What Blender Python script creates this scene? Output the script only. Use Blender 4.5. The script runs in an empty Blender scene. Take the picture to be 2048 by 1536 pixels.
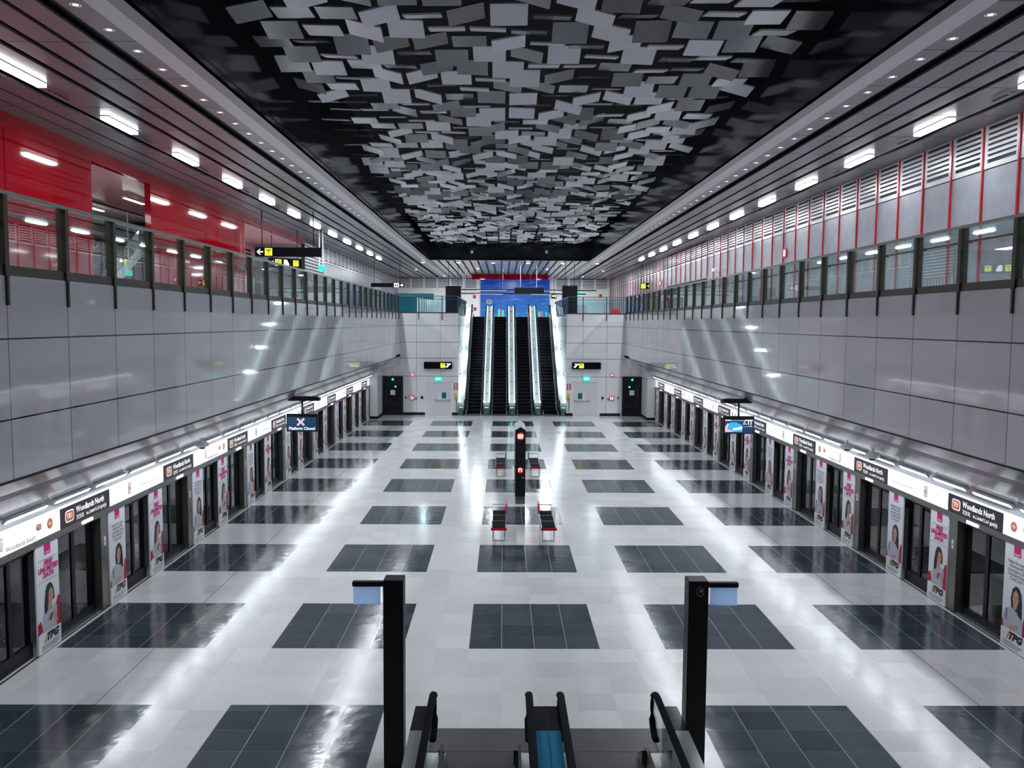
import bpy, math, random
from mathutils import Vector, Matrix
random.seed(7)
sc = bpy.context.scene
C = sc.collection
PI = math.pi
R = math.radians

# ---------------------------------------------------------------- camera, world, exposure
FPX = 1650.0
CAM = Vector((-0.60738, 0.0, 5.94443))
_p, _y, _r = 0.07421, 0.01126, 0.00663
_f = Vector((math.sin(_y)*math.cos(_p), math.cos(_y)*math.cos(_p), -math.sin(_p)))
_R = _f.cross(Vector((0, 0, 1))).normalized()
_U = _R.cross(_f)
CR = math.cos(_r)*_R + math.sin(_r)*_U
CU = -math.sin(_r)*_R + math.cos(_r)*_U
cd = bpy.data.cameras.new('camera')
cam = bpy.data.objects.new('camera', cd)
C.objects.link(cam)
cd.sensor_fit = 'HORIZONTAL'
cd.sensor_width = 36.0
cd.lens = FPX*36.0/2048.0
cd.clip_start = 0.05
cd.clip_end = 300
cam.matrix_world = Matrix(((CR.x, CU.x, -_f.x, CAM.x), (CR.y, CU.y, -_f.y, CAM.y), (CR.z, CU.z, -_f.z, CAM.z), (0, 0, 0, 1)))
sc.camera = cam

world = bpy.data.worlds.new('world')
sc.world = world
world.use_nodes = True
world.node_tree.nodes['Background'].inputs[0].default_value = (0.62, 0.68, 0.8, 1)
world.node_tree.nodes['Background'].inputs[1].default_value = 0.05
sc.view_settings.view_transform = 'Standard'
sc.view_settings.look = 'None'
sc.view_settings.gamma = 1.0
sc.view_settings.exposure = 0.0
sc.view_settings.use_curve_mapping = False

P_CEIL = 95.0      # each linear light on the upper ceilings
P_STRIP = 7.0
P_DOWN = 40.0      # each small downlight along the recess      # each light strip over the platform doors
P_VOID = 130.0      # spotlights at the end of the hall
COOL = (0.90, 0.95, 1.0)


def at(x, y, axis, v):
    """the point of a real plane (axis = v) seen at picture position x, y"""
    d = _f + CR*((x-1024)/FPX) - CU*((y-768)/FPX)
    t = (v-CAM[axis])/d[axis]
    return CAM + d*t


def area(name, loc, sx, sy, power, rot=(0, 0, 0), col=COOL, spread=180):
    ld = bpy.data.lights.new(name, 'AREA')
    ld.shape = 'RECTANGLE'
    ld.size = sx
    ld.size_y = sy
    ld.energy = power
    ld.color = col
    ld.spread = R(spread)
    o = bpy.data.objects.new(name, ld)
    C.objects.link(o)
    o.location = loc
    o.rotation_euler = rot
    return o


# ---------------------------------------------------------------- materials
M = {}


def mat(name, col, rough=0.5, metal=0.0, emit=None, es=1.0, vary=0.0, scale=3.0, spec=0.5, coat=0.0):
    m = bpy.data.materials.new(name)
    m.use_nodes = True
    nt = m.node_tree
    b = nt.nodes['Principled BSDF']
    c = (*col, 1) if len(col) == 3 else col
    b.inputs['Base Color'].default_value = c
    b.inputs['Roughness'].default_value = rough
    b.inputs['Metallic'].default_value = metal
    b.inputs['Specular IOR Level'].default_value = spec
    b.inputs['Coat Weight'].default_value = coat
    if emit:
        b.inputs['Emission Color'].default_value = (*emit, 1)
        b.inputs['Emission Strength'].default_value = es
    if vary > 0:
        tc = nt.nodes.new('ShaderNodeTexCoord')
        n = nt.nodes.new('ShaderNodeTexNoise')
        n.inputs['Scale'].default_value = scale
        n.inputs['Detail'].default_value = 4
        nt.links.new(tc.outputs['Object'], n.inputs['Vector'])
        mx = nt.nodes.new('ShaderNodeMix')
        mx.data_type = 'RGBA'
        mx.inputs[6].default_value = tuple(v*(1-vary) for v in c[:3]) + (1,)
        mx.inputs[7].default_value = tuple(min(1, v*(1+vary)) for v in c[:3]) + (1,)
        nt.links.new(n.outputs[0], mx.inputs[0])
        nt.links.new(mx.outputs[2], b.inputs['Base Color'])
    M[name] = m
    return m


def glass(name, tint, rough=0.02, refl=1.0):
    m = bpy.data.materials.new(name)
    m.use_nodes = True
    nt = m.node_tree
    nt.nodes.remove(nt.nodes['Principled BSDF'])
    out = nt.nodes['Material Output']
    t = nt.nodes.new('ShaderNodeBsdfTransparent')
    t.inputs[0].default_value = (*tint, 1)
    g = nt.nodes.new('ShaderNodeBsdfGlossy')
    g.inputs['Roughness'].default_value = rough
    g.inputs[0].default_value = (1, 1, 1, 1)
    fr = nt.nodes.new('ShaderNodeFresnel')
    fr.inputs[0].default_value = 1.5
    mu = nt.nodes.new('ShaderNodeMath')
    mu.operation = 'MULTIPLY'
    mu.inputs[1].default_value = refl
    mx = nt.nodes.new('ShaderNodeMixShader')
    nt.links.new(fr.outputs[0], mu.inputs[0])
    nt.links.new(mu.outputs[0], mx.inputs[0])
    nt.links.new(t.outputs[0], mx.inputs[1])
    nt.links.new(g.outputs[0], mx.inputs[2])
    nt.links.new(mx.outputs[0], out.inputs[0])
    M[name] = m
    return m


class N:
    """tiny node-graph helper"""
    def __init__(s, m):
        s.nt = m.node_tree

    def v(s, x, sock):
        if isinstance(x, (int, float)):
            sock.default_value = x
        else:
            s.nt.links.new(x, sock)

    def m(s, op, a, b=0.0, c=None):
        n = s.nt.nodes.new('ShaderNodeMath')
        n.operation = op
        s.v(a, n.inputs[0])
        s.v(b, n.inputs[1])
        if c is not None:
            s.v(c, n.inputs[2])
        return n.outputs[0]

    def mix(s, f, a, b):
        n = s.nt.nodes.new('ShaderNodeMix')
        n.data_type = 'RGBA'
        s.v(f, n.inputs[0])
        for q, i in ((a, 6), (b, 7)):
            if isinstance(q, tuple):
                n.inputs[i].default_value = (*q, 1)
            else:
                s.nt.links.new(q, n.inputs[i])
        return n.outputs[2]

    def line(s, x, period, off, half):
        """1 where x is within half of a multiple of period (+off)"""
        a = s.m('SUBTRACT', x, off - period/2)
        a = s.m('FLOORED_MODULO', a, period)
        a = s.m('ABSOLUTE', s.m('SUBTRACT', a, period/2))
        return s.m('LESS_THAN', a, half)


def coords(m):
    n = N(m)
    tc = n.nt.nodes.new('ShaderNodeTexCoord')
    sx = n.nt.nodes.new('ShaderNodeSeparateXYZ')
    n.nt.links.new(tc.outputs['Object'], sx.inputs[0])
    return n, tc.outputs['Object'], sx.outputs[0], sx.outputs[1], sx.outputs[2]


PITCH = 4.642
Y0 = 14.677


def floor_material():
    m = mat('platform_floor', (0.6, 0.6, 0.6), 0.16)
    n, vec, X, Y, Z = coords(m)
    b = n.nt.nodes['Principled BSDF']
    # dark tiled fields
    fx = n.m('FLOORED_MODULO', n.m('ADD', X, 1.8), 3.6)
    inx = n.m('LESS_THAN', n.m('ABSOLUTE', n.m('SUBTRACT', fx, 1.8)), 1.2)
    ax = n.m('ABSOLUTE', X)
    outer = n.m('MULTIPLY', n.m('GREATER_THAN', ax, 8.3), n.m('LESS_THAN', ax, 8.69))
    inx = n.m('MULTIPLY', n.m('MAXIMUM', inx, outer), n.m('LESS_THAN', ax, 8.69))
    fy = n.m('FLOORED_MODULO', n.m('SUBTRACT', Y, Y0), PITCH)
    iny = n.m('MULTIPLY', n.m('LESS_THAN', fy, 2.414), n.m('LESS_THAN', Y, 51.0))
    mid = n.m('MULTIPLY', n.m('LESS_THAN', ax, 1.8), n.m('LESS_THAN', Y, 12.7))
    dark = n.m('MULTIPLY', n.m('MULTIPLY', inx, iny), n.m('SUBTRACT', 1.0, mid))
    # per tile tone
    cb = n.nt.nodes.new('ShaderNodeCombineXYZ')
    n.v(n.m('FLOOR', n.m('DIVIDE', X, 0.6)), cb.inputs[0])
    n.v(n.m('FLOOR', n.m('DIVIDE', n.m('SUBTRACT', Y, Y0), 0.6035)), cb.inputs[1])
    wn = n.nt.nodes.new('ShaderNodeTexWhiteNoise')
    wn.noise_dimensions = '2D'
    n.nt.links.new(cb.outputs[0], wn.inputs['Vector'])
    no = n.nt.nodes.new('ShaderNodeTexNoise')
    no.inputs['Scale'].default_value = 28
    no.inputs['Detail'].default_value = 6
    n.nt.links.new(vec, no.inputs['Vector'])
    n2 = n.nt.nodes.new('ShaderNodeTexNoise')
    n2.inputs['Scale'].default_value = 2.0
    n.nt.links.new(vec, n2.inputs['Vector'])
    light = n.mix(wn.outputs[0], (0.60, 0.605, 0.625), (0.73, 0.73, 0.74))
    sp = n.m('GREATER_THAN', no.outputs[0], 0.60)
    light = n.mix(n.m('MULTIPLY', sp, 0.32), light, (0.30, 0.31, 0.33))
    light = n.mix(n.m('MULTIPLY', n2.outputs[0], 0.25), light, (0.80, 0.79, 0.80))
    dk = n.mix(wn.outputs[0], (0.026, 0.038, 0.052), (0.062, 0.082, 0.104))
    dk = n.mix(n.m('MULTIPLY', no.outputs[0], 0.4), dk, (0.07, 0.085, 0.10))
    gx = n.line(X, 0.6, 0.0, 0.007)
    gy = n.line(n.m('SUBTRACT', Y, Y0), 0.6035, 0.0, 0.005)
    dk = n.mix(n.m('MULTIPLY', gx, 0.85), dk, (0.34, 0.37, 0.41))
    dk = n.mix(n.m('MULTIPLY', gy, 0.45), dk, (0.2, 0.23, 0.27))
    jl = n.m('MAXIMUM', n.line(ax, 1000.0, 6.90, 0.010), 0.0)
    light = n.mix(n.m('MULTIPLY', jl, 0.8), light, (0.16, 0.16, 0.17))
    col = n.mix(dark, light, dk)
    n.nt.links.new(col, b.inputs['Base Color'])
    rr = n.m('ADD', n.m('MULTIPLY', n2.outputs[0], 0.10), n.m('MULTIPLY', dark, -0.05))
    n.v(n.m('ADD', rr, 0.12), b.inputs['Roughness'])
    # gentle uneven polish
    bp = n.nt.nodes.new('ShaderNodeBump')
    bp.inputs['Strength'].default_value = 0.16
    bp.inputs['Distance'].default_value = 0.02
    n3 = n.nt.nodes.new('ShaderNodeTexNoise')
    n3.inputs['Scale'].default_value = 4.0
    n.nt.links.new(vec, n3.inputs['Vector'])
    n.nt.links.new(n3.outputs[0], bp.inputs['Height'])
    n.nt.links.new(bp.outputs[0], b.inputs['Normal'])
    return m


def panel_material(name, base, horiz, u_axis, u_period, u_off, rough=0.12, half=0.010):
    """glossy wall cladding with thin dark joints at the heights horiz and every u_period"""
    m = mat(name, base, rough)
    n, vec, X, Y, Z = coords(m)
    b = n.nt.nodes['Principled BSDF']
    U = {'x': X, 'y': Y}[u_axis]
    j = n.m('MULTIPLY', n.line(U, u_period, u_off, half*0.8), 0.8)
    for h in horiz:
        j = n.m('MAXIMUM', j, n.m('LESS_THAN', n.m('ABSOLUTE', n.m('SUBTRACT', Z, h)), half))
    cb = n.nt.nodes.new('ShaderNodeCombineXYZ')
    n.v(n.m('FLOOR', n.m('DIVIDE', n.m('SUBTRACT', U, u_off), u_period)), cb.inputs[0])
    n.v(n.m('FLOOR', n.m('DIVIDE', Z, 1.0)), cb.inputs[1])
    wn = n.nt.nodes.new('ShaderNodeTexWhiteNoise')
    wn.noise_dimensions = '2D'
    n.nt.links.new(cb.outputs[0], wn.inputs['Vector'])
    c = n.mix(wn.outputs[0], tuple(v*0.96 for v in base), tuple(min(1, v*1.03) for v in base))
    c = n.mix(j, c, (0.03, 0.03, 0.035))
    n.nt.links.new(c, b.inputs['Base Color'])
    bp = n.nt.nodes.new('ShaderNodeBump')
    bp.inputs['Strength'].default_value = 0.06
    bp.inputs['Distance'].default_value = 0.05
    n3 = n.nt.nodes.new('ShaderNodeTexNoise')
    n3.inputs['Scale'].default_value = 0.8
    n.nt.links.new(vec, n3.inputs['Vector'])
    n.nt.links.new(n3.outputs[0], bp.inputs['Height'])
    n.nt.links.new(bp.outputs[0], b.inputs['Normal'])
    return m


floor_material()
panel_material('hall_cladding', (0.72, 0.72, 0.77), (4.61, 5.685), 'y', 1.522, 11.03, 0.055, 0.012)
panel_material('end_cladding', (0.80, 0.80, 0.83), (2.50, 3.65, 4.67, 5.73), 'x', 1.52, 1.47, 0.12, 0.012)
mat('red_gloss', (0.25, 0.0004, 0.007), 0.05, spec=0.35)
mat('red_fin', (0.36, 0.006, 0.015), 0.3)
mat('red_plain', (0.62, 0.012, 0.02), 0.35)
mat('slat_metal', (0.11, 0.11, 0.125), 0.28, 0.2, vary=0.05)
mat('slat_plain', (0.26, 0.26, 0.28), 0.26, 0.5)
mat('strip_light_grey', (0.36, 0.35, 0.38), 0.4)
mat('lip_grey', (0.12, 0.125, 0.13), 0.4)
mat('void_black', (0.008, 0.010, 0.014), 0.12)
mat('rubber', (0.004, 0.004, 0.005), 0.85, spec=0.12)
mat('void_top', (0.004, 0.004, 0.006), 0.7)
mat('black', (0.006, 0.007, 0.009), 0.45, spec=0.3)
mat('black_gloss', (0.006, 0.007, 0.010), 0.12)
mat('dark_slot', (0.006, 0.008, 0.008), 0.6)
mat('post_bronze', (0.075, 0.066, 0.055), 0.42, 0.5, vary=0.15, scale=6)
mat('rail_metal', (0.22, 0.22, 0.21), 0.3, 0.8)
mat('steel', (0.55, 0.55, 0.57), 0.25, 0.9)
mat('steel_dark', (0.20, 0.19, 0.18), 0.3, 0.8, vary=0.1)
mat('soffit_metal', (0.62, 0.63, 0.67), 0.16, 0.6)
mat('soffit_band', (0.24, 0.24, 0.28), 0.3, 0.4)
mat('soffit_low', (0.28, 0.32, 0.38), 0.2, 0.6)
mat('white', (0.82, 0.82, 0.84), 0.35)
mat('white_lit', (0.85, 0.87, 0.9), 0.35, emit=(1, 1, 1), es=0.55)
mat('lamp', (1, 1, 1), 0.5, emit=(0.97, 0.99, 1.0), es=14)
mat('lamp_fill', (1, 1, 1), 0.5, emit=(0.85, 0.95, 1.0), es=5)  # glow of the lamps added on the well walls
mat('lamp_strip', (1, 1, 1), 0.5, emit=(0.93, 0.97, 1.0), es=2.2)
mat('lamp_small', (1, 1, 1), 0.5, emit=(1.0, 0.99, 0.95), es=1.6)
mat('lamp_cyan', (1, 1, 1), 0.5, emit=(0.68, 0.92, 1.0), es=2.6)
mat('lamp_round', (1, 1, 1), 0.5, emit=(1.0, 0.98, 0.95), es=20)
mat('grey_wall', (0.22, 0.225, 0.26), 0.32, vary=0.28, scale=2.5)
mat('louver_white', (0.46, 0.46, 0.49), 0.3)
mat('pale_wall', (0.78, 0.78, 0.76), 0.45)
mat('grey_red_bounce', (0.55, 0.27, 0.28), 0.25)  # pink bounce from the red cladding is mixed into this colour
mat('tunnel', (0.045, 0.05, 0.05), 0.7, vary=0.4, scale=1.2)
mat('tunnel_light', (0.10, 0.115, 0.115), 0.7, vary=0.3, scale=1.2)
mat('concrete_floor', (0.45, 0.45, 0.46), 0.25)
mat('tile_light', (0.56, 0.56, 0.62), 0.32, vary=0.06)
mat('tile_mid', (0.17, 0.178, 0.195), 0.22, 0.25, vary=0.06)
mat('tile_dark', (0.085, 0.086, 0.092), 0.24, 0.25, vary=0.06)
mat('tile_edge', (0.16, 0.15, 0.155), 0.5)
mat('pad_black', (0.003, 0.004, 0.007), 0.7, spec=0.08)
mat('bench_red', (0.42, 0.008, 0.015), 0.3)
mat('bench_pink', (0.80, 0.06, 0.16), 0.35)
mat('green_lamp', (0.05, 0.7, 0.35), 0.5, emit=(0.03, 1.0, 0.45), es=2.2)
mat('green_sign', (0.0, 0.55, 0.45), 0.5, emit=(0.0, 0.72, 0.60), es=0.9)
mat('yellow', (0.80, 0.82, 0.02), 0.5, emit=(0.80, 0.86, 0.05), es=0.75)
mat('sign_white', (0.9, 0.9, 0.9), 0.5, emit=(1, 1, 1), es=0.9)
mat('red_lamp', (0.6, 0.02, 0.02), 0.5, emit=(0.9, 0.03, 0.01), es=0.35)
mat('text_white', (0.9, 0.9, 0.9), 0.5, emit=(1, 1, 1), es=0.5)
mat('text_grey', (0.17, 0.18, 0.22), 0.5)
mat('text_dark', (0.04, 0.03, 0.04), 0.5)
mat('magenta', (0.72, 0.0, 0.20), 0.5)
mat('te_brown', (0.62, 0.16, 0.06), 0.5)
mat('sign_panel', (0.018, 0.016, 0.024), 0.35)
mat('poster_paper', (0.84, 0.86, 0.93), 0.35)
mat('skin', (0.62, 0.34, 0.24), 0.5)
mat('hair', (0.015, 0.012, 0.018), 0.4)
mat('shirt', (0.50, 0.54, 0.62), 0.6)
mat('sofa_red', (0.45, 0.01, 0.04), 0.5)
mat('denim', (0.13, 0.19, 0.34), 0.6)
mat('orange', (0.85, 0.33, 0.02), 0.5)
mat('deck_white', (0.86, 0.92, 0.94), 0.3)
mat('deck_grey', (0.42, 0.43, 0.44), 0.3, 0.6)
mat('deck_blue', (0.012, 0.18, 0.36), 0.22, 0.2)
mat('step', (0.003, 0.004, 0.006), 0.7, spec=0.2)
mat('step_edge', (0.055, 0.06, 0.07), 0.6)
mat('plate', (0.12, 0.12, 0.13), 0.35, 0.4, vary=0.2, scale=2)
mat('door_grey', (0.68, 0.69, 0.73), 0.35)
mat('screen_blue', (0.01, 0.03, 0.08), 0.2, emit=(0.008, 0.035, 0.09), es=1.0)
mat('screen_cyan', (0.02, 0.3, 0.6), 0.3, emit=(0.03, 0.38, 0.72), es=1.0)
mat('screen_skin', (0.8, 0.5, 0.4), 0.3, emit=(0.85, 0.6, 0.48), es=0.8)
mat('teal', (0.0, 0.13, 0.17), 0.4)
mat('kiosk_ribbed', (0.008, 0.012, 0.022), 0.3)
mat('sign_red', (0.70, 0.01, 0.02), 0.5)
mat('yellow_plain', (0.75, 0.55, 0.10), 0.5)
mat('wood', (0.55, 0.30, 0.10), 0.5)
glass('glass_dark', (0.20, 0.25, 0.24), 0.015, 1.1)
glass('glass_rail', (0.82, 0.90, 0.89), 0.015, 0.45)
glass('glass_light', (0.82, 0.93, 0.95), 0.02, 0.9)
glass('glass_panel', (0.55, 0.72, 0.88), 0.05, 2.0)


def acrylic(name, col):
    m = bpy.data.materials.new(name)
    m.use_nodes = True
    nt = m.node_tree
    nt.nodes.remove(nt.nodes['Principled BSDF'])
    a = nt.nodes.new('ShaderNodeBsdfTranslucent')
    b = nt.nodes.new('ShaderNodeBsdfTransparent')
    a.inputs[0].default_value = (*col, 1)
    b.inputs[0].default_value = (*col, 1)
    mx = nt.nodes.new('ShaderNodeMixShader')
    mx.inputs[0].default_value = 0.45
    nt.links.new(a.outputs[0], mx.inputs[1])
    nt.links.new(b.outputs[0], mx.inputs[2])
    nt.links.new(mx.outputs[0], nt.nodes['Material Output'].inputs[0])
    M[name] = m


acrylic('pale_blue_panel', (0.66, 0.80, 1.0))


def mural_material():
    m = mat('mural', (0.02, 0.1, 0.35), 0.3)
    n, vec, X, Y, Z = coords(m)
    b = n.nt.nodes['Principled BSDF']
    mp = n.nt.nodes.new('ShaderNodeMapping')
    mp.inputs['Scale'].default_value = (0.35, 1.0, 2.4)
    n.nt.links.new(vec, mp.inputs['Vector'])
    no = n.nt.nodes.new('ShaderNodeTexNoise')
    no.inputs['Scale'].default_value = 1.6
    no.inputs['Detail'].default_value = 6
    n.nt.links.new(mp.outputs[0], no.inputs['Vector'])
    ramp = n.nt.nodes.new('ShaderNodeValToRGB')
    ramp.color_ramp.elements[0].position = 0.52
    ramp.color_ramp.elements[1].position = 0.72
    n.nt.links.new(no.outputs[0], ramp.inputs[0])
    h = n.m('DIVIDE', Z, 4.4)
    sky = n.mix(h, (0.004, 0.12, 0.40), (0.001, 0.028, 0.24))
    c = n.mix(n.m('MULTIPLY', ramp.outputs[0], 0.28), sky, (0.2, 0.42, 0.8))
    n.nt.links.new(n.mix(0.6, c, (0.0, 0.005, 0.02)), b.inputs['Base Color'])
    n.nt.links.new(c, b.inputs['Emission Color'])
    b.inputs['Emission Strength'].default_value = 0.85
    return m


mural_material()


# ---------------------------------------------------------------- mesh helpers
class MB:
    def __init__(s):
        s.v, s.f, s.mi = [], [], []

    def add(s, vs, fs, mi=0):
        o = len(s.v)
        s.v += [tuple(q) for q in vs]
        for f in fs:
            s.f.append([i+o for i in f])
            s.mi.append(mi)

    def box(s, x0, x1, y0, y1, z0, z1, mi=0):
        s.add([(x0, y0, z0), (x1, y0, z0), (x1, y1, z0), (x0, y1, z0), (x0, y0, z1), (x1, y0, z1), (x1, y1, z1), (x0, y1, z1)],
              [(0, 3, 2, 1), (4, 5, 6, 7), (0, 1, 5, 4), (1, 2, 6, 5), (2, 3, 7, 6), (3, 0, 4, 7)], mi)
        return s

    def quad(s, a, b, c, d, mi=0):
        s.add([a, b, c, d], [(0, 1, 2, 3)], mi)
        return s

    def prism(s, poly, axis, a, b, mi=0):
        """poly in the plane across axis; axis 'x': (y,z), 'y': (x,z), 'z': (x,y)"""
        k = {'x': lambda t, p: (t, p[0], p[1]), 'y': lambda t, p: (p[0], t, p[1]), 'z': lambda t, p: (p[0], p[1], t)}[axis]
        n = len(poly)
        vs = [k(a, p) for p in poly] + [k(b, p) for p in poly]
        fs = [tuple(range(n))[::-1], tuple(range(n, 2*n))] + [(i, (i+1) % n, n+(i+1) % n, n+i) for i in range(n)]
        s.add(vs, fs, mi)
        return s

    def tube(s, pts, r, n=8, mi=0, rz=None):
        pts = [Vector(p) for p in pts]
        rings = []
        for i, p in enumerate(pts):
            d = (pts[min(i+1, len(pts)-1)]-pts[max(i-1, 0)]).normalized()
            up = Vector((0, 0, 1)) if abs(d.z) < 0.9 else Vector((1, 0, 0))
            a = d.cross(up).normalized()
            b = a.cross(d).normalized()
            rings.append([p + a*(r*math.cos(2*PI*k/n)) + b*((rz or r)*math.sin(2*PI*k/n)) for k in range(n)])
        vs = [q for g in rings for q in g]
        fs = []
        for i in range(len(pts)-1):
            for k in range(n):
                fs.append((i*n+k, i*n+(k+1) % n, (i+1)*n+(k+1) % n, (i+1)*n+k))
        fs.append(tuple(range(n))[::-1])
        fs.append(tuple((len(pts)-1)*n+k for k in range(n)))
        s.add(vs, fs, mi)
        return s

    def disc(s, c, r, n=20, mi=0, axis='y', r2=None):
        """flat disc facing -axis"""
        vs = []
        for k in range(n):
            a, b = r*math.cos(2*PI*k/n), (r2 or r)*math.sin(2*PI*k/n)
            vs.append((c[0]+a, c[1], c[2]+b) if axis == 'y' else (c[0]+a, c[1]+b, c[2]))
        s.add(vs, [tuple(range(n))], mi)
        return s

    def flat(s, pts, y, mi=0):
        """polygon of (u, v) points in the plane y, facing -y"""
        s.add([(p[0], y, p[1]) for p in pts], [tuple(range(len(pts)))], mi)
        return s

    def build(s, name, mats, parent=None, loc=None, bevel=0.0, smooth=False):
        me = bpy.data.meshes.new(name)
        me.from_pydata(s.v, [], s.f)
        if not isinstance(mats, (list, tuple)):
            mats = [mats]
        for q in mats:
            me.materials.append(M[q])
        for p, i in zip(me.polygons, s.mi):
            p.material_index = i
            p.use_smooth = smooth
        me.update()
        o = bpy.data.objects.new(name, me)
        C.objects.link(o)
        if parent:
            o.parent = parent
        if loc:
            o.location = loc
        if bevel > 0:
            b = o.modifiers.new('edge', 'BEVEL')
            b.width = bevel
            b.segments = 2
            b.limit_method = 'ANGLE'
        return o


def tag(o, label=None, cat=None, group=None, kind=None):
    if label:
        o['label'] = label
    if cat:
        o['category'] = cat
    if group:
        o['group'] = group
    if kind:
        o['kind'] = kind
    return o


def empty(name, loc=(0, 0, 0), rz=0.0, label=None, cat=None, group=None, kind=None):
    o = bpy.data.objects.new(name, None)
    C.objects.link(o)
    o.location = loc
    o.rotation_euler = (0, 0, rz)
    o.empty_display_size = 0.1
    return tag(o, label, cat, group, kind)


KIDS = {}


def kids(o):
    return [c for c in o.children]


def copy_tree(o, parent=None):
    c = o.copy()
    C.objects.link(c)
    if parent:
        c.parent = parent
    for ch in kids(o):
        copy_tree(ch, c)
    return c


def struct(o, label=None, cat=None):
    return tag(o, label, cat, kind='structure')


_T = {}


def text_mesh(txt, size, shear=0.0, align='CENTER', bold=0.0, sx=1.0, line=1.0):
    cu = bpy.data.curves.new('lettering', 'FONT')
    cu.body = txt
    cu.size = size
    cu.shear = shear
    cu.align_x = align
    cu.align_y = 'CENTER'
    cu.offset = bold
    cu.space_line = line
    cu.resolution_u = 2
    o = bpy.data.objects.new('lettering', cu)
    C.objects.link(o)
    dg = bpy.context.evaluated_depsgraph_get()
    me = bpy.data.meshes.new_from_object(o.evaluated_get(dg))
    bpy.data.objects.remove(o)
    return [(v.co.x*sx, v.co.y) for v in me.vertices], [tuple(p.vertices) for p in me.polygons]


def add_text(mb, txt, u, v, size, y, mi=0, **k):
    vs, fs = text_mesh(txt, size, **k)
    mb.add([(a+u, y, b+v) for a, b in vs], fs, mi)


def ordinal(n):
    if 10 <= n % 100 <= 20:
        return '%dth' % n
    return '%d%s' % (n, {1: 'st', 2: 'nd', 3: 'rd'}.get(n % 10, 'th'))


# ================================================================ THE SETTING
YB, YE = -8.0, 52.7          # hall: back of the shell, end wall
ZC, ZF, ZT = 11.0, 6.39, 6.53
XW = 7.17                    # hall cladding
FW = 96.0                    # far wall of the upper level
XL_, XR_ = -12.8, 11.7       # side walls of the upper level
XP = 8.76                    # platform door plane

struct(MB().box(-13.2, 13.2, YB, YE+0.3, -0.15, 0.0).build('floor', 'platform_floor'), 'pale terrazzo platform floor inlaid with slate blue tile fields')
# hall cladding walls with their thickness (upper level slab edge)
for s, nm in ((-1, 'wall_left'), (1, 'wall_right')):
    mb = MB()
    x0, x1 = sorted((s*XW, s*(XW+0.18)))
    mb.box(x0, x1, YB, YE, 3.80, ZT)
    struct(mb.build(nm, 'hall_cladding'))
    # black reveal along the lower edge of the cladding
    mb = MB()
    x0, x1 = sorted((s*(XW-0.005), s*(XW+0.18)))
    mb.box(x0, x1, YB, YE, 3.765, 3.80)
    struct(mb.build('trim_1', 'black'))
    # sloping polished soffit from the cladding down to the door header
    mb = MB()
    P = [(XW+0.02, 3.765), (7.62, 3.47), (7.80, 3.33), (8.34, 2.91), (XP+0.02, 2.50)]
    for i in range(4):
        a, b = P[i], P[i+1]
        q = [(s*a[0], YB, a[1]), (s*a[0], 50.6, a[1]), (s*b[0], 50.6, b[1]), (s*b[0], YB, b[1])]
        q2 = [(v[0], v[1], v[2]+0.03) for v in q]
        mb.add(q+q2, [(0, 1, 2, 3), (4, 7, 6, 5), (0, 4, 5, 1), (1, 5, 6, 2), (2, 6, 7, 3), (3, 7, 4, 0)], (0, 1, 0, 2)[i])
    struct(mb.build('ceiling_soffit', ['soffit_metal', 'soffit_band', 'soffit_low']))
    # upper level floor slab
    x0, x1 = sorted((s*(XW+0.18), s*13.4))
    struct(MB().box(x0, x1, YB, YE, ZF-0.5, ZF).build('floor_upper', 'concrete_floor'))
    # tunnel behind the platform doors
    mb = MB()
    xo = s*12.6
    x0, x1 = sorted((xo, xo+s*0.2))
    mb.box(x0, x1, YB, YE+4, -1.2, 5.8)
    for k in range(30):
        y = YB+2*k
        a, b = sorted((xo-s*0.05, xo))
        mb.box(a, b, y, y+0.9, 0.2, 1.1, 1)
        mb.box(a, b, y+0.4, y+1.6, 1.5, 2.1, 1)
    struct(mb.build('wall_tunnel', ['tunnel', 'tunnel_light']))
    # return wall and pale end panel beyond the last door
    mb = MB()
    x0, x1 = sorted((s*8.30, s*XP))
    mb.box(x0, x1, 50.45, 50.55, 0, 2.9, 0)
    x0, x1 = sorted((s*8.30, s*8.40))
    mb.box(x0, x1, 50.55, YE, 0, 3.2, 1)
    struct(mb.build('wall_return', ['white', 'end_cladding']))
    mb = MB()
    x0, x1 = sorted((s*8.26, s*8.30))
    mb.box(x0, x1, 50.4, YE, 0, 0.16)
    x0, x1 = sorted((s*8.26, s*XP))
    mb.box(x0, x1, 50.41, 50.45, 0, 0.16)
    struct(mb.build('baseboard_return', 'black'))
# soffit flat piece between the sloping soffit's end and the end wall
    mb = MB()
    x0, x1 = sorted((s*XW, s*8.9))
    mb.box(x0, x1, 50.6, YE, 3.2, 3.9)
    struct(mb.build('ceiling_return', 'soffit_metal'))

# end wall, with the escalator well between x = -3.46 and 3.46
WELL = 3.46
for s in (-1, 1):
    mb = MB()
    x0, x1 = sorted((s*WELL, s*XW))
    mb.box(x0, x1, YE, YE+0.2, 0, ZT)
    x0, x1 = sorted((s*XW, s*8.9))
    mb.box(x0, x1, YE, YE+0.2, 0, 3.9)
    struct(mb.build('wall_end', 'end_cladding'))
    mb = MB()
    x0, x1 = sorted((s*WELL, s*(WELL+0.2)))
    mb.box(x0, x1, YE+0.2, 67.5, 0, ZF)
    struct(mb.build('wall_well', 'end_cladding'))
    # upper slab beside and beyond the well
    x0, x1 = sorted((s*(WELL+0.2), s*13.4))
    struct(MB().box(x0, x1, YE+0.2, 67.5, ZF-0.4, ZF).build('floor_upper', 'concrete_floor'))
struct(MB().box(-13.4, 13.4, 67.5, FW+0.3, ZF-0.4, ZF).build('floor_upper', 'concrete_floor'))
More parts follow.
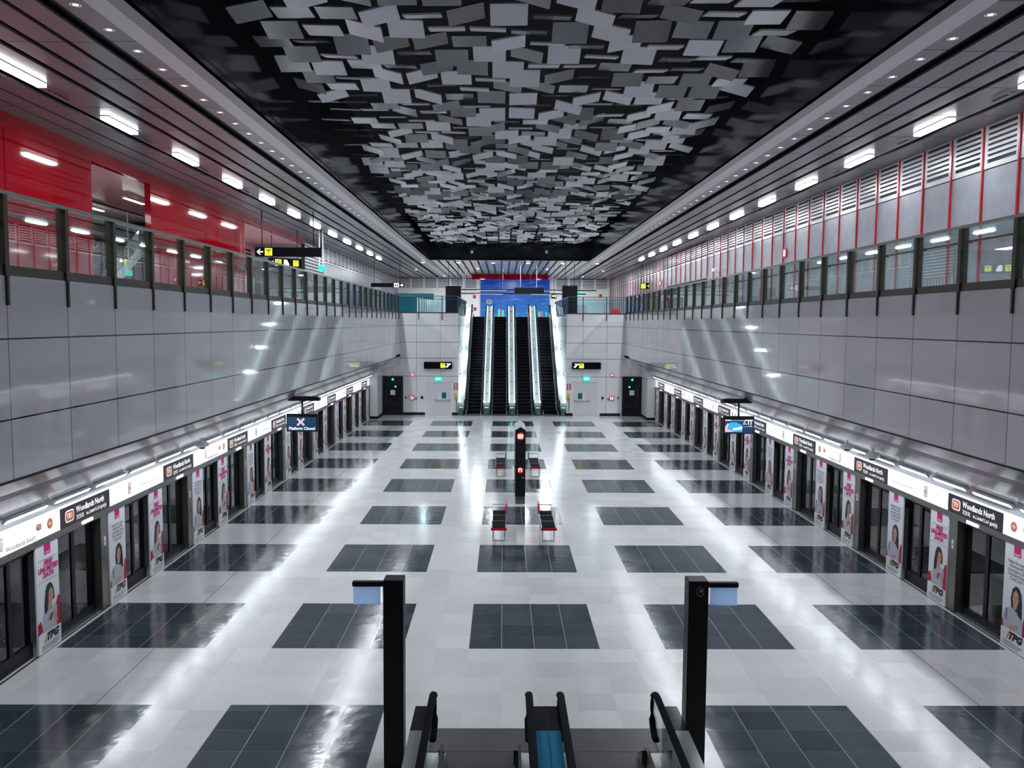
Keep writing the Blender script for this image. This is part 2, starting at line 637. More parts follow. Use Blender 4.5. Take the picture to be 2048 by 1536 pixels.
struct(MB().box(-WELL, WELL, 67.3, 67.5, 0, ZF-0.4).build('wall_well', 'end_cladding'))
struct(MB().box(-WELL, WELL, YE+0.3, 67.3, -0.15, 0.0).build('floor', 'black'))
# baseboards of the end wall
mb = MB()
for a, b in ((807, 850), (904, 916), (1131, 1145), (1199, 1240)):
    xa, xb = at(a, 830, 1, YE).x, at(b, 830, 1, YE).x
    mb.box(xa, xb, YE-0.03, YE, 0, 0.17)
struct(mb.build('baseboard_end', 'black'))
# back of the shell behind the camera
struct(MB().box(-13.4, 13.4, YB-0.2, YB, -0.1, 14.4).build('wall_back', 'grey_wall'))

# ---- ceilings
def ceiling_strips(edges, sgn, shift, y0, y1, nm):
    mb = MB()
    for a, b, mi, lift in edges:
        xa, xb = sorted((sgn*(a+shift), sgn*(b+shift)))
        if mi == 1:      # slotted gap: dark backing above
            continue
        if mi in (0, 4):     # slats broken by thin cross joints
            y = y0
            k0 = math.ceil((y0-15.56)/2.321)
            ys = [y0]+[15.56+2.321*k for k in range(k0, 60) if 15.56+2.321*k < y1-0.05]+[y1]
            for i in range(len(ys)-1):
                mb.box(xa, xb, ys[i]+0.012, ys[i+1]-0.012, ZC+lift, ZC+lift+0.05, mi if mi == 4 else 0)
        else:
            mb.box(xa, xb, y0, y1, ZC+lift, ZC+lift+0.05, mi)
    return struct(mb.build(nm, ['slat_metal', 'dark_slot', 'strip_light_grey', 'lip_grey', 'slat_plain']))


SLATS = [(6.385, 6.705, 3, 0.0), (6.705, 7.085, 2, 0.0), (7.11, 7.57, 0, 0.02), (7.85, 8.31, 0, 0), (8.42, 8.93, 0, 0), (9.07, 9.50, 0, 0), (9.66, 10.62, 0, 0)]
ceiling_strips(SLATS + [(10.80, 11.75, 0, 0)], 1, 0.0, YB, 95.9, 'ceiling_right')
ceiling_strips(SLATS + [(10.84, 11.41, 0, 0), (11.49, 12.0, 0, 0), (12.05, 12.62, 0, 0)], -1, 0.22, YB, 95.9, 'ceiling_left')
mb = MB()
mb.box(6.4, 13.4, YB, 97, ZC+0.16, ZC+0.2)
mb.box(-13.4, -6.6, YB, 97, ZC+0.16, ZC+0.2)
mb.box(-6.6, 6.4, 67.7, 97, ZC+0.16, ZC+0.2)
struct(mb.build('ceiling', 'dark_slot'))
# ceiling over the landing beyond the void
mb = MB()
xs = -6.6
while xs < 6.38:
    mb.box(xs+0.07, min(xs+0.56, 6.385), 68.35, 95.9, ZC, ZC+0.05, 0)
    xs += 0.65
mb.box(-6.6, 6.385, 67.7, 68.3, ZC, ZC+0.05, 3)
struct(mb.build('ceiling_landing', ['slat_plain', 'dark_slot', 'strip_light_grey', 'lip_grey']))
# the deep black void
mb = MB()
mb.box(-6.65, -6.605, YB, 67.7, ZC, 14.3, 0)
mb.box(6.385, 6.43, YB, 67.7, ZC, 14.3, 0)
mb.box(-6.65, 6.43, 67.7, 67.8, ZC, 14.3, 0)
mb.box(-6.65, 6.43, YB, 67.8, 14.2, 14.3, 1)
struct(mb.build('ceiling_void', ['void_black', 'void_top']), 'black recess over the hall behind the hanging panels')
# red ceiling patch over the landing
tag(MB().box(-3.9, 4.1, 87.0, 88.0, ZC-0.56, ZC-0.005).build('red_canopy', 'red_gloss'), 'long red canopy on the ceiling above the blue mural', 'canopy')

for i, px in enumerate((944, 1093)):
    p = at(px, 504, 1, 67.7)
    t = empty('speaker_box', (p.x, 67.7, p.z), 0, 'small white box on the black end face of the recess, %s' % ('red-wall side' if i == 0 else 'grey-wall side'), 'speaker', 'white boxes on the recess end face')
    MB().box(-.10, .10, -.12, 0, -.12, .12).build('housing', 'white', t, bevel=.01)

# ---- walls of the upper level
def louver_wall(nm, x, s, y0, y1, n_slot, skip=None, gap0=0.0, fins=True, backing='void_top'):
    """grey panels with a band of slots on top, bays of 1.507 m; faces the hall"""
    root = empty(nm)
    struct(root)
    mb = MB()
    bay = 1.507
    a, b = sorted((x+s*0.02, x+s*0.25))
    mb.box(a, b, y0, y1, ZF, ZC+0.1, 1)
    y = y0
    fin_y = []
    while y < y1-0.1:
        ye = min(y+bay, y1)
        fin_y.append(y)
        a, b = sorted((x, x+s*0.02))
        if not (skip and skip[0] < y+0.5*bay < skip[1]):
            mb.box(a, b, y+0.02, ye-0.02, ZF, 9.90, 2)
        else:
            mb.box(a, b, y+0.02, ye-0.02, 8.35, 9.90, 2)
        a, b = sorted((x-s*0.01, x+s*0.02))
        mb.box(a, b, y+0.02, ye-0.02, 9.93, 10.06, 0)
        mb.box(a, b, y+0.02, ye-0.02, 10.98, 11.05, 0)
        mb.box(a, b, y+0.02, y+0.16, 10.06, 10.98, 0)
        mb.box(a, b, ye-0.16, ye-0.02, 10.06, 10.98, 0)
        h = 0.92/n_slot
        for k in range(n_slot-1):
            z = 10.06+h*(k+1)
            mb.box(a, b, y+0.16, ye-0.16, z-h*0.27, z+h*0.27, 0)
        y = ye
    mb.build('cladding', ['louver_white', backing, 'grey_wall'], root)
    if fins:
        f0 = None
        for y in fin_y:
            if f0 is None:
                a, b = sorted((x-s*0.05, x+s*0.01))
                f0 = MB().box(a, b, -0.028, 0.028, ZF, ZC).build('red_fin', 'red_fin', root, (0, y, 0))
            else:
                c = f0.copy()
                C.objects.link(c)
                c.location = (0, y, 0)
    return root


OPEN_R = (49.6, 62.2)
yr0 = 19.879-1.507*18
# wall pieces before and after the opening so the opening is real
louver_wall('wall_upper_right', XR_, 1, yr0, yr0+1.507*38, 7)
louver_wall('wall_upper_right', XR_, 1, yr0+1.507*46, FW, 7)
# over the opening
root = struct(empty('wall_upper_right'))
mb = MB()
ya, yb = yr0+1.507*38, yr0+1.507*46
mb.box(XR_, XR_+0.25, ya, yb, 8.72, 9.92, 2)
mb.box(XR_, XR_+0.02, ya, yb, 8.35, 8.40, 1)
for k in range(4):
    mb.box(XR_-0.01, XR_+0.2, ya, yb, 8.38+k*0.09, 8.42+k*0.09, 1)
for q in range(8):
    y = ya+1.507*q
    mb.box(XR_-0.01, XR_+0.02, y+0.02, y+1.487, 9.93, 10.06, 0)
    for k in range(6):
        z = 10.06+0.131*(k+1)
        mb.box(XR_-0.01, XR_+0.02, y+0.02, y+1.487, z-0.035, z+0.035, 0)
mb.box(XR_+0.03, XR_+0.25, ya, yb, 9.92, ZC+0.1, 1)
mb.build('cladding', ['louver_white', 'void_top', 'grey_wall'], root)
for q in range(8):
    MB().box(XR_-0.05, XR_+0.01, -0.028, 0.028, 8.75, ZC).build('red_fin', 'red_fin', root, (0, ya+1.507*q, 0))
# the side passage behind the opening
mb = MB()
mb.box(XR_+5.0, XR_+5.2, ya-3, yb+3, ZF, 9.3, 0)
mb.box(XR_+0.25, XR_+5.0, ya-3.2, ya-3.0, ZF, 9.3, 0)
mb.box(XR_+0.25, XR_+5.0, yb+3, yb+3.2, ZF, 9.3, 0)
mb.box(XR_+0.25, XR_+5.2, ya-3, yb+3, 9.3, 9.4, 0)
mb.box(XR_+0.0, XR_+5.2, ya-3, yb+3, ZF-0.3, ZF, 1)
struct(mb.build('wall_passage', ['pale_wall', 'concrete_floor']))
area('passage light', (XR_+2.5, (ya+yb)/2, 9.25), 2.5, 11, 260)
for i, y in enumerate((ya+1.0, ya+4.2, ya+8.0)):
    t = empty('service_counter', (XR_+3.6, y, ZF), 0, ['teal service counter in the side passage, nearer end', 'teal service counter in the middle of the side passage', 'teal service counter at the far end of the side passage'][i], 'counter', 'teal counters in the side passage')
    MB().box(0, 0.6, 0, 2.4, 0, 1.05).build('body', 'teal', t, bevel=0.02)
    MB().box(-0.08, 0.66, -0.05, 2.45, 1.05, 1.10).build('worktop', 'white', t)
    MB().box(0.3, 0.36, 0.2, 2.2, 1.9, 2.35).build('fascia_board', 'teal', t)

# left side: glossy red cladding, two openings, then louvers
mb = MB()
x0, x1 = XL_-0.2, XL_
for a, b in ((YB, 17.5), (17.53, 20.6), (20.63, 24.9), (29.0, 34.2), (34.23, 38.0), (38.03, 39.4)):
    mb.box(x0, x1, a, b, ZF, 10.62)
mb.box(x0, x1, YB, 51.2, 10.62, ZC+0.02)
struct(mb.build('wall_upper_left', 'red_gloss'), 'glossy red cladding of the upper level')
louver_wall('wall_upper_left', XL_, -1, 56.6, FW, 7, fins=False)
# dark shop front between the red wall and the louvers
mb = MB()
mb.box(XL_-0.2, XL_, 51.2, 56.6, 9.0, ZC, 0)
for k in range(9):
    mb.box(XL_-0.02, XL_+0.03, 51.2, 56.6, 9.05+k*0.2, 9.13+k*0.2, 1)
for k in range(14):
    mb.box(XL_-0.1, XL_-0.02, 51.3+k*0.39, 51.42+k*0.39, ZF, 9.0, 1)
mb.box(XL_-0.3, XL_-0.2, 51.2, 56.6, ZF, 9.0, 0)
struct(mb.build('wall_shutter', ['black', 'louver_white']))
# the room behind the red wall
mb = MB()
mb.box(-21.2, -21.0, 14, 51.2, ZF, 10.7, 1)
mb.box(-21, XL_-0.2, 13.8, 14.0, ZF, 10.7, 1)
mb.box(-21, XL_-0.2, 51.2, 51.4, ZF, 10.7, 1)
mb.box(-21, XL_-0.2, 14, 51.2, 10.62, 10.7, 0)
mb.box(-21, XL_-0.0, 14, 51.2, ZF-0.3, ZF, 2)
for q in range(24):
    y = 14.5+q*1.507
    for k in range(6):
        mb.box(-21.0, -20.97, y+0.1, y+1.4, 8.9+k*0.22, 9.02+k*0.22, 3)
        if q > 16:
            mb.box(-15.9, -15.87, y+0.1, y+1.4, 9.0+k*0.22, 9.12+k*0.22, 3)
mb.box(-16.1, -15.9, 39.4, 51.2, ZF, 8.6, 4)
mb.box(-16.1, -15.9, 39.4, 51.2, 8.6, 10.62, 0)
for k in range(5):
    mb.box(-19.4+0.55*k, -18.95+0.55*k, 14, 39.3, 10.52, 10.56, 4)
struct(mb.build('wall_side_hall', ['grey_red_bounce', 'grey_wall', 'concrete_floor', 'black', 'pale_wall']))
area('side hall light', (-16.5, 24, 10.45), 1.2, 12, 480)
area('side hall light', (-14.4, 45, 10.45), 0.8, 8, 320)
for i, (x, y) in enumerate(((-14.6, 27.4), (-14.6, 31.8), (-17.2, 29.6), (-17.2, 34.0))):
    t = empty('linear_light', (x, y, 10.44), 0, '%s linear light seen through the opening in the red wall' % ['first', 'second', 'third', 'fourth'][i], 'ceiling light', 'linear lights of the hall behind the red wall')
    MB().box(-0.08, 0.08, -0.8, 0.8, 0, 0.06).build('housing', 'white', t)
    MB().box(-0.06, 0.06, -0.78, 0.78, -0.02, 0.0).build('diffuser', 'lamp', t)

# far wall of the upper level
mb = MB()
mb.box(XL_-0.3, XR_+0.3, FW, FW+0.2, ZF, ZC+0.2, 0)
k = 0
x = XL_
while x < XR_-0.1:
    xe = min(x+1.52, XR_)
    if not (-3.5 < (x+xe)/2 < 4.9):
        mb.box(x+0.05, xe-0.05, FW-0.05, FW-0.02, 9.92, ZC, 2)
        for q in range(6):
            z = 9.98+q*0.17
            mb.box(x+0.05, xe-0.05, FW-0.09, FW-0.04, z, z+0.09, 1)
        mb.box(x-0.09, x+0.09, FW-0.1, FW-0.02, 9.92, ZC, 1)
    x = xe
struct(mb.build('wall_far', ['pale_wall', 'white', 'black']))
ml, mr = at(961, 600, 1, FW-0.15).x, at(1099, 600, 1, FW-0.15).x
mz = at(1030, 560, 1, FW-0.15).z
t = empty('skyline_mural', (0, FW-0.15, ZF), 0, 'huge blue sky mural with a city skyline on the far upper wall', 'mural')
MB().box(ml, mr, 0, 0.1, 0, mz-ZF).build('picture', 'mural', t, (0, 0, 0))
mb = MB()
x = ml+0.1
random.seed(3)
while x < mr-0.2:
    w = random.uniform(0.08, 0.28)
    h = random.uniform(0.35, 1.15) if random.random() < 0.5 else random.uniform(0.25, 0.5)
    mb.box(x, x+w, -0.02, 0, 0.0, h, random.choice((0, 0, 1, 2)) if h > 0.5 else 0)
    x += w+random.uniform(0.0, 0.12)
mb.box(ml, mr, -0.025, 0, 0, 0.22, 3)
mat('sky_blue_tower', (0.05, 0.25, 0.45), 0.4)
mat('sky_green_tower', (0.03, 0.45, 0.32), 0.4, emit=(0.02, 0.5, 0.35), es=0.5)
mat('sky_red_tower', (0.45, 0.08, 0.10), 0.4, emit=(0.5, 0.05, 0.07), es=0.5)
mat('sky_trees', (0.01, 0.05, 0.04), 0.6)
mb.build('skyline', ['sky_blue_tower', 'sky_green_tower', 'sky_red_tower', 'sky_trees'], t)

# ================================================================ PLATFORM SCREEN DOORS
MY = 15.0                      # first door module shown in full


def poster(parent, u0, kind):
    """advertisement panel 0.73 x 1.96 with its picture and lettering, facing -y"""
    w, h = 0.73, 1.955
    p = MB().box(0, w, 0.0, 0.03, 0.015, h).build('advert_panel', 'poster_paper', parent, (u0, 0, 0))
    y = -0.002
    # the woman in the picture
    mb = MB()
    flat0 = mb.flat
    mb.flat = lambda pts, yy, mi=0: flat0([(a_, .355+(b_-.34)*.80) for a_, b_ in pts], yy, mi)
    if kind == 'A':
        mb.flat([(0, .34), (.0, .60), (.10, .66), (.16, .40)], y, 4)
        mb.flat([(.56, .34), (w, .34), (w, 1.03), (.66, 1.02), (.58, .8)], y, 4)
        mb.flat([(.24, .95), (.20, .72), (.25, .70), (.30, 1.0), (.5, 1.0), (.52, 1.0), (.56, 1.02), (.55, 1.2), (.50, 1.36), (.42, 1.43), (.33, 1.40), (.27, 1.28)], y-.001, 1)
        mb.flat([(.14, .34), (.17, .72), (.26, .86), (.40, .78), (.56, .90), (.63, .80), (.60, .34)], y-.002, 2)
        mb.flat([(.36, .80), (.36, .96), (.34, 1.10), (.36, 1.24), (.43, 1.31), (.50, 1.24), (.52, 1.10), (.48, .99), (.46, .96), (.47, .82)], y-.003, 0)
        mb.flat([(.27, 1.28), (.22, .95), (.24, .74), (.33, .82), (.35, 1.05), (.37, 1.22), (.45, 1.34), (.42, 1.42), (.33, 1.39)], y-.004, 1)
        mb.flat([(.30, .50), (.36, .62), (.46, .66), (.54, .60), (.55, .48), (.60, .40), (.64, .46), (.60, .64), (.50, .74), (.40, .72), (.32, .66)], y-.005, 0)
        mb.flat([(.37, .56), (.43, .72), (.47, .70), (.42, .55)], y-.006, 1)
        ex = (.41, .47)
    else:
        mb.flat([(0, .34), (0, .52), (.06, .56), (.08, .36)], y, 4)
        mb.flat([(.60, .34), (w, .34), (w, .88), (.68, .92), (.62, .7)], y, 4)
        mb.flat([(.26, .88), (.24, 1.10), (.28, 1.32), (.37, 1.42), (.47, 1.40), (.54, 1.28), (.56, 1.0), (.58, .74), (.48, .70), (.34, .86)], y-.001, 1)
        mb.flat([(.06, .34), (.03, .60), (.10, .82), (.28, .90), (.40, .84), (.55, .80), (.60, .60), (.58, .34)], y-.002, 2)
        mb.flat([(.11, .78), (.16, .84), (.16, .52), (.12, .56)], y-.003, 5)
        mb.flat([(.33, .88), (.33, .98), (.30, 1.10), (.32, 1.24), (.39, 1.33), (.46, 1.25), (.48, 1.10), (.44, .98), (.42, .88)], y-.004, 0)
        mb.flat([(.20, .40), (.34, .50), (.46, .52), (.50, .46), (.40, .40), (.24, .36)], y-.005, 0)
        mb.flat([(.44, 1.35), (.50, 1.25), (.50, 1.0), (.46, .80), (.58, .70), (.57, 1.05), (.54, 1.28)], y-.005, 1)
        ex = (.355, .43)
    for x in ex:
        mb.flat([(x-.018, 1.165), (x, 1.155), (x+.018, 1.165), (x, 1.178)], y-.007, 1)
    xm = (ex[0]+ex[1])/2
    mb.flat([(xm-.03, 1.065), (xm, 1.05), (xm+.03, 1.068), (xm, 1.072)], y-.007, 3)
    mb.flat([(xm-.004, 1.15), (xm+.012, 1.10), (xm-.008, 1.10)], y-.0065, 6)
    mb.build('printed_picture', ['skin', 'hair', 'shirt', 'magenta', 'sofa_red', 'denim', 'te_brown'], p)
    # lettering
    mb = MB()
    mb.box(.0, w, y-.008, y, .015, .36, 3)
    mb.box(.27, .47, y-.004, y, 1.76, h, 0)
    add_text(mb, 'singtel', .37, 1.80, .062, y-.006, 3, bold=.001)
    yy = y-.012
    add_text(mb, 'TPG', .42, .262, .185, yy, 1, shear=.35, bold=.013, sx=1.15)
    mb.flat([(.17, .17), (.23, .20), (.27, .33), (.23, .31)], yy-.002, 2)
    for k in range(3):
        mb.box(.08, .66-.05*k, yy, yy+.002, .13-.035*k, .142-.035*k, 4)
    if kind == 'A':
        for k, s_ in enumerate(('FREE', 'UNLIMITED', 'DATA')):
            add_text(mb, s_, .37, 1.61-.112*k, .128, y-.004, 0, shear=.3, bold=.006)
        mb.box(.05, .68, y-.003, y, 1.68, 1.684, 4)
        mb.box(.05, .68, y-.003, y, 1.29, 1.294, 4)
    else:
        for k, s_ in enumerate(('Enjoy the most', 'advanced 4G', 'coverage in the', 'Thomson-East', 'Coast Line!')):
            add_text(mb, s_, .37, 1.64-.078*k, .082, y-.004, 4, bold=.001)
    mb.build('lettering', ['magenta', 'text_dark', 'orange', 'poster_paper', 'text_grey'], p)
    return p


def roundel(mb, u, v, s_, y, txt, mw, mbr):
    """rounded code plate: white rim, brown field, white code"""
    def rr(w, h, r, yy, mi):
        pts = []
        for cx, cy, a0 in ((w-r, h-r, 0), (-w+r, h-r, 90), (-w+r, -h+r, 180), (w-r, -h+r, 270)):
            for q in range(5):
                a = R(a0+22.5*q)
                pts.append((u+cx+r*math.cos(a), v+cy+r*math.sin(a)))
        mb.flat(pts, yy, mi)
    rr(s_*1.0, s_*.72, s_*.38, y, mw)
    rr(s_*.87, s_*.59, s_*.30, y-.002, mbr)
    add_text(mb, txt, u, v, s_*.82, y-.004, mw, bold=.001)


def arrow(mb, u, v, s_, y, mi, d=1):
    """arrow pointing +u (d=1) or -u"""
    mb.flat([(u+d*a*s_, v+b*s_) for a, b in ((-.5, -.1), (.12, -.1), (.12, .1), (-.5, .1))][::d], y, mi)
    mb.flat([(u+d*a*s_, v+b*s_) for a, b in ((.5, 0), (.0, .45), (-.14, .45), (.22, 0), (-.14, -.45), (.0, -.45))][::d], y, mi)


def door_module(side, hk):
    """platform screen door unit, 4.642 long, local u along the platform edge, facing -y (towards the hall)"""
    L = side < 0
    W_ = PITCH

    def U(a, b):           # world distances past the module's origin -> local u
        return (a, b) if L else (W_-b, W_-a)
    root = empty('platform_screen_door')
    # header box
    u0, u1 = U(1.97, 4.68)
    s0, s1 = U(.08, 1.97)
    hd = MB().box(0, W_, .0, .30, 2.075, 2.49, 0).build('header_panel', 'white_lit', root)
    mb = MB()
    mb.box(0, W_, -.012, .30, 1.955, 2.075, 0)
    mb.box(0, W_, -.02, .0, 2.06, 2.078, 0)
    mb.build('header_beam', 'steel_dark', root)
    sb = MB().box(s0, s1, -.014, 0, 2.06, 2.452).build('station_sign', 'sign_panel', root)
    mb = MB()
    c = s0 + .31
    roundel(mb, c, 2.265, .155, -.017, 'TE1', 0, 1)
    add_text(mb, 'Woodlands North', c+.24, 2.32, .170, -.017, 0, align='LEFT', bold=.0035, sx=.86)
    add_text(mb, '\u5140\u5170\u5317', c+.24, 2.17, .095, -.017, 0, align='LEFT', bold=.002)
    add_text(mb, '\u0b89\u0b9f\u0bcd\u0bb2\u0ba3\u0bcd\u0b9f\u0bcd\u0bb8\u0bcd \u0ba8\u0bbe\u0bb0\u0bcd\u0ba4\u0bcd', c+.62, 2.17, .085, -.017, 0, align='LEFT', bold=.002)
    mb.build('lettering', ['text_white', 'te_brown'], sb)
    # what the white header shows
    y = -.003
    MT = ['te_brown', 'te_brown', 'text_grey', 'white', 'text_grey']
    if hk == 'map':
        mb = MB()
        a = u0+.95 if L else u1-.95
        mb.box(a-.07, a+.07, y, 0, 2.16, 2.40, 1)
        mb.box(a-.055, a+.055, y-.002, y, 2.175, 2.385, 3)
        add_text(mb, 'A' if not L else '4', a, 2.28, .13, y-.004, 0, bold=.004)
        mb.box(a-.06, a+.06, y, 0, 2.11, 2.118, 2)
        mb.build('door_symbol', MT, hd)
        mb = MB()
        b0, b1 = (u0+1.55, u0+2.5) if L else (u1-2.5, u1-1.55)
        for k in range(13):
            x = b0+(b1-b0)*k/12
            mb.disc((x, y, 2.22), .012, 8, 2)
            mb.box(x-.03, x+.03, y, 0, 2.245, 2.252, 2)
        mb.box(b0, b1, y+.001, 0, 2.217, 2.223, 1)
        x = b1-.06 if L else b0+.06
        mb.flat([(x, 2.25), (x+.012, 2.25), (x+(.05 if L else -.05)+.012, 2.42), (x+(.05 if L else -.05), 2.42)], y, 2)
        mb.build('line_map', MT, hd)
    else:
        a = (u1-.30) if L else (u0+.28)
        mb = MB()
        mb.disc((a, y, 2.28), .095, 20, 0)
        arrow(mb, a, 2.28, .13, y-.003, 3, -1 if L else 1)
        mb.build('arrow_symbol', MT, hd)
        mb = MB()
        b = a-.36 if L else a+.36
        roundel(mb, b, 2.30, .085, y, 'TE2', 3, 0)
        mb.build('station_code', MT, hd)
        mb = MB()
        add_text(mb, 'Woodlands South', b-.1 if L else b+.28, 2.15, .12, y-.002, 4, align='RIGHT' if L else 'LEFT')
        mb.build('lettering', MT, hd)
        mb = MB()
        q = u0+.95 if L else u1-.95
        mb.box(q-.045, q+.045, y, 0, 2.17, 2.38, 1)
        mb.box(q-.032, q+.032, y-.002, y, 2.185, 2.365, 3)
        mb.build('door_symbol', MT, hd)
    # door lamp under the header
    a, b = U(.84, 1.24)
    MB().box(a, b, -.03, -.012, 1.985, 2.045).build('door_lamp', 'lamp_small', root)
    # sliding leaves
    for a, b in (U(.0, .80), U(.80, 1.62)):
        lf = MB()
        lf.box(a, a+.06, .16, .21, .02, 1.955)
        lf.box(b-.06, b, .16, .21, .02, 1.955)
        lf.box(a+.06, b-.06, .16, .21, .02, .16)
        lf.box(a+.06, b-.06, .16, .21, 1.86, 1.955)
        o = lf.build('door_leaf', 'black', root)
        MB().box(a+.06, b-.06, .18, .19, .16, 1.86).build('pane', 'glass_dark', o)
    # column
    a, b = U(1.63, 1.92)
    col = MB().box(a, b, .02, .24, 0.0, 1.955).build('column', 'steel_dark', root)
    q = (a+b)/2
    mb = MB().box(q-.035, q+.035, .008, .02, 1.32, 1.50, 0)
    mb.box(q-.012, q+.012, .004, .008, 1.38, 1.42, 1)
    mb.build('control_plate', ['white', 'sign_red'], col)
    # adverts and the fixed pane
    for (a, b), kd in ((U(1.93, 2.66), 'B' if L else 'A'), (U(3.89, 4.62), 'A' if L else 'B')):
        poster(root, a, kd)
    a, b = U(2.66, 3.89)
    m_ = (a+b)/2
    fx = MB()
    fx.box(a, b, .10, .18, .0, .26)
    fx.box(a, b, .12, .17, 1.85, 1.955)
    fx.box(m_-.05, m_+.05, .11, .17, .26, 1.85)
    o = fx.build('fixed_frame', 'black', root)
    MB().box(a, m_-.05, .135, .145, .26, 1.85).build('pane', 'glass_dark', o)
    MB().box(m_+.05, b, .135, .145, .26, 1.85).build('pane', 'glass_dark', o)
    # threshold
    a, b = U(0, 1.92)
    MB().box(a, b, .05, .21, 0, .02).build('sill', 'steel', root)
    MB().box(0, W_, .0, .02, 0.0, .015).build('foot_rail', 'black', root)
    # backs
    return root


protos = {}
NAMES_L = []
for side in (-1, 1):
    for k in range(-2, 8):
        hk = 'map' if k % 2 == 0 else 'way'
        key = (side, hk)
        ys = MY + PITCH*k
        if key not in protos:
            protos[key] = door_module(side, hk)
            o = protos[key]
        else:
            o = copy_tree(protos[key])
        if side < 0:
            o.location = (-XP, ys, 0)
            o.rotation_euler = (0, 0, PI/2)
        else:
            o.location = (XP, ys+PITCH, 0)
            o.rotation_euler = (0, 0, -PI/2)
        wall = 'below the red upper wall' if side < 0 else 'below the grey red-finned upper wall'
        tag(o, 'glass platform door unit %s, %s along the platform' % (wall, ordinal(k+3)), 'platform door',
            'platform doors along the %s platform edge' % ('red-walled' if side < 0 else 'grey-walled'), 'thing')

# light strips in the soffit above the doors
proto = None
for side in (-1, 1):
    for k in range(-4, 26):
        y = 13.46+1.465*k
        if y > 49.8:
            continue
        if proto is None:
            proto = empty('soffit_light')
            MB().box(-.045, .045, -.60, .60, 0, .05).build('housing', 'steel', proto)
            MB().box(-.035, .035, -.58, .58, -.012, 0).build('diffuser', 'lamp_strip', proto)
            o = proto
        else:
            o = copy_tree(proto)
        x, z = side*8.425, 2.748
        o.location = (x, y, z)
        o.rotation_euler = (0, side*R(43), 0)
        tag(o, 'slim white light strip in the sloping soffit, %s above the %s doors' % (ordinal(k+5), 'red-side' if side < 0 else 'grey-side'),
            'light strip', 'soffit light strips over the platform doors')
        area('soffit strip light', (x-side*.03, y, z-.03), .09, 1.14, P_STRIP, (0, side*R(14), 0))

# ================================================================ BALUSTRADES OF THE UPPER LEVEL
NP = 28
P0 = 11.03-1.522*2
for side in (-1, 1):
    zt = 7.60
    root = empty('glass_balustrade', (side*XW, P0, ZT), 0,
                 'long glass balustrade with bronze posts along the %s upper walkway' % ('red-walled' if side < 0 else 'grey-walled'), 'balustrade')
    n = int((YE-P0)/1.522)+1
    h = zt-ZT
    # kerb, top rail, handrail
    x0, x1 = sorted((-side*.0, side*.16))
    MB().box(x0, x1, -1.2, YE-P0-.06, -.005, .13).build('base_channel', 'post_bronze', root)
    x0, x1 = sorted((-side*.02, side*.06))
    MB().box(x0, x1, -1.2, YE-P0-.06, h-.02, h+.035).build('top_rail', 'rail_metal', root)
    MB().tube([(side*.17, -1.2, h-.22), (side*.17, YE-P0-.06, h-.22)], .022).build('handrail', 'rail_metal', root, smooth=True)
    pf = gf = None
    for i in range(n):
        y = 1.522*i
        if pf is None:
            mb = MB()
            mb.box(*sorted((-side*.03, side*.10)), -.045, .045, -.02, h-.02)
            mb.box(*sorted((-side*.035, side*.0)), -.022, .022, -.40, .0)
            mb.box(*sorted((side*.08, side*.18)), -.02, .02, h-.26, h-.22)
            pf = mb.build('post', 'post_bronze', root, (0, y, 0))
            gf = MB().box(*sorted((side*.03, side*.042)), .05, 1.47, .13, h-.02).build('glass_panel', 'glass_rail', root, (0, y, 0))
        else:
            a = pf.copy(); C.objects.link(a); a.location = (0, y, 0)
            if y+1.5 < YE-P0:
                a = gf.copy(); C.objects.link(a); a.location = (0, y, 0)

# balustrades on the end wall and along the escalator well
for side in (-1, 1):
    root = empty('glass_balustrade', (0, YE, ZT), 0, 'short glass balustrade on the end wall beside the four escalators, %s' % ('red-wall side' if side < 0 else 'grey-wall side'), 'balustrade')
    x0, x1 = sorted((side*WELL, side*XW))
    MB().box(x0, x1, -.01, .1, -.02, .05).build('base_channel', 'post_bronze', root)
    MB().box(x0, x1, -.01, .04, 1.05, 1.09).build('top_rail', 'rail_metal', root)
    MB().box(x0, x1, .1, .13, .86, .89).build('handrail', 'rail_metal', root)
    MB().box(x0, x1, .02, .03, .05, 1.05).build('glass_panel', 'glass_light', root)
    for x in (side*4.49, side*5.98):
        MB().box(x-.025, x+.025, -.03, .03, -.44, 1.06).build('post', 'post_bronze', root)
    root = empty('well_balustrade', (side*(WELL+.1), YE, ZF), 0, 'balustrade running back along the escalator well, %s' % ('red-wall side' if side < 0 else 'grey-wall side'), 'balustrade')
    MB().box(-.03, .03, .2, 13.5, 1.18, 1.23).build('top_rail', 'rail_metal', root)
    MB().box(-.05, .05, .2, 13.5, 0, .12).build('base_channel', 'post_bronze', root)
    MB().box(-.006, .006, .2, 13.5, .12, 1.18).build('glass_panel', 'glass_rail', root)
    for k in range(10):
        MB().box(-.03, .03, .2+1.48*k, .27+1.48*k, 0, 1.2).build('post', 'post_bronze', root)


# ================================================================ ESCALATORS
def esc_profile(rise, flat0, flat1, ang):
    """(y, z) of the step line from the lower comb upwards"""
    run = rise/math.tan(ang)
    return [(0, 0), (flat0, 0), (flat0+run, rise), (flat0+run+flat1, rise)], run


def offset_path(y_a, y_b, prof, dz, n_curve=3):
    pts = []
    (a, b, c, d) = prof
    for p in (a, b, c, d):
        pts.append((p[0], p[1]+dz))
    return pts


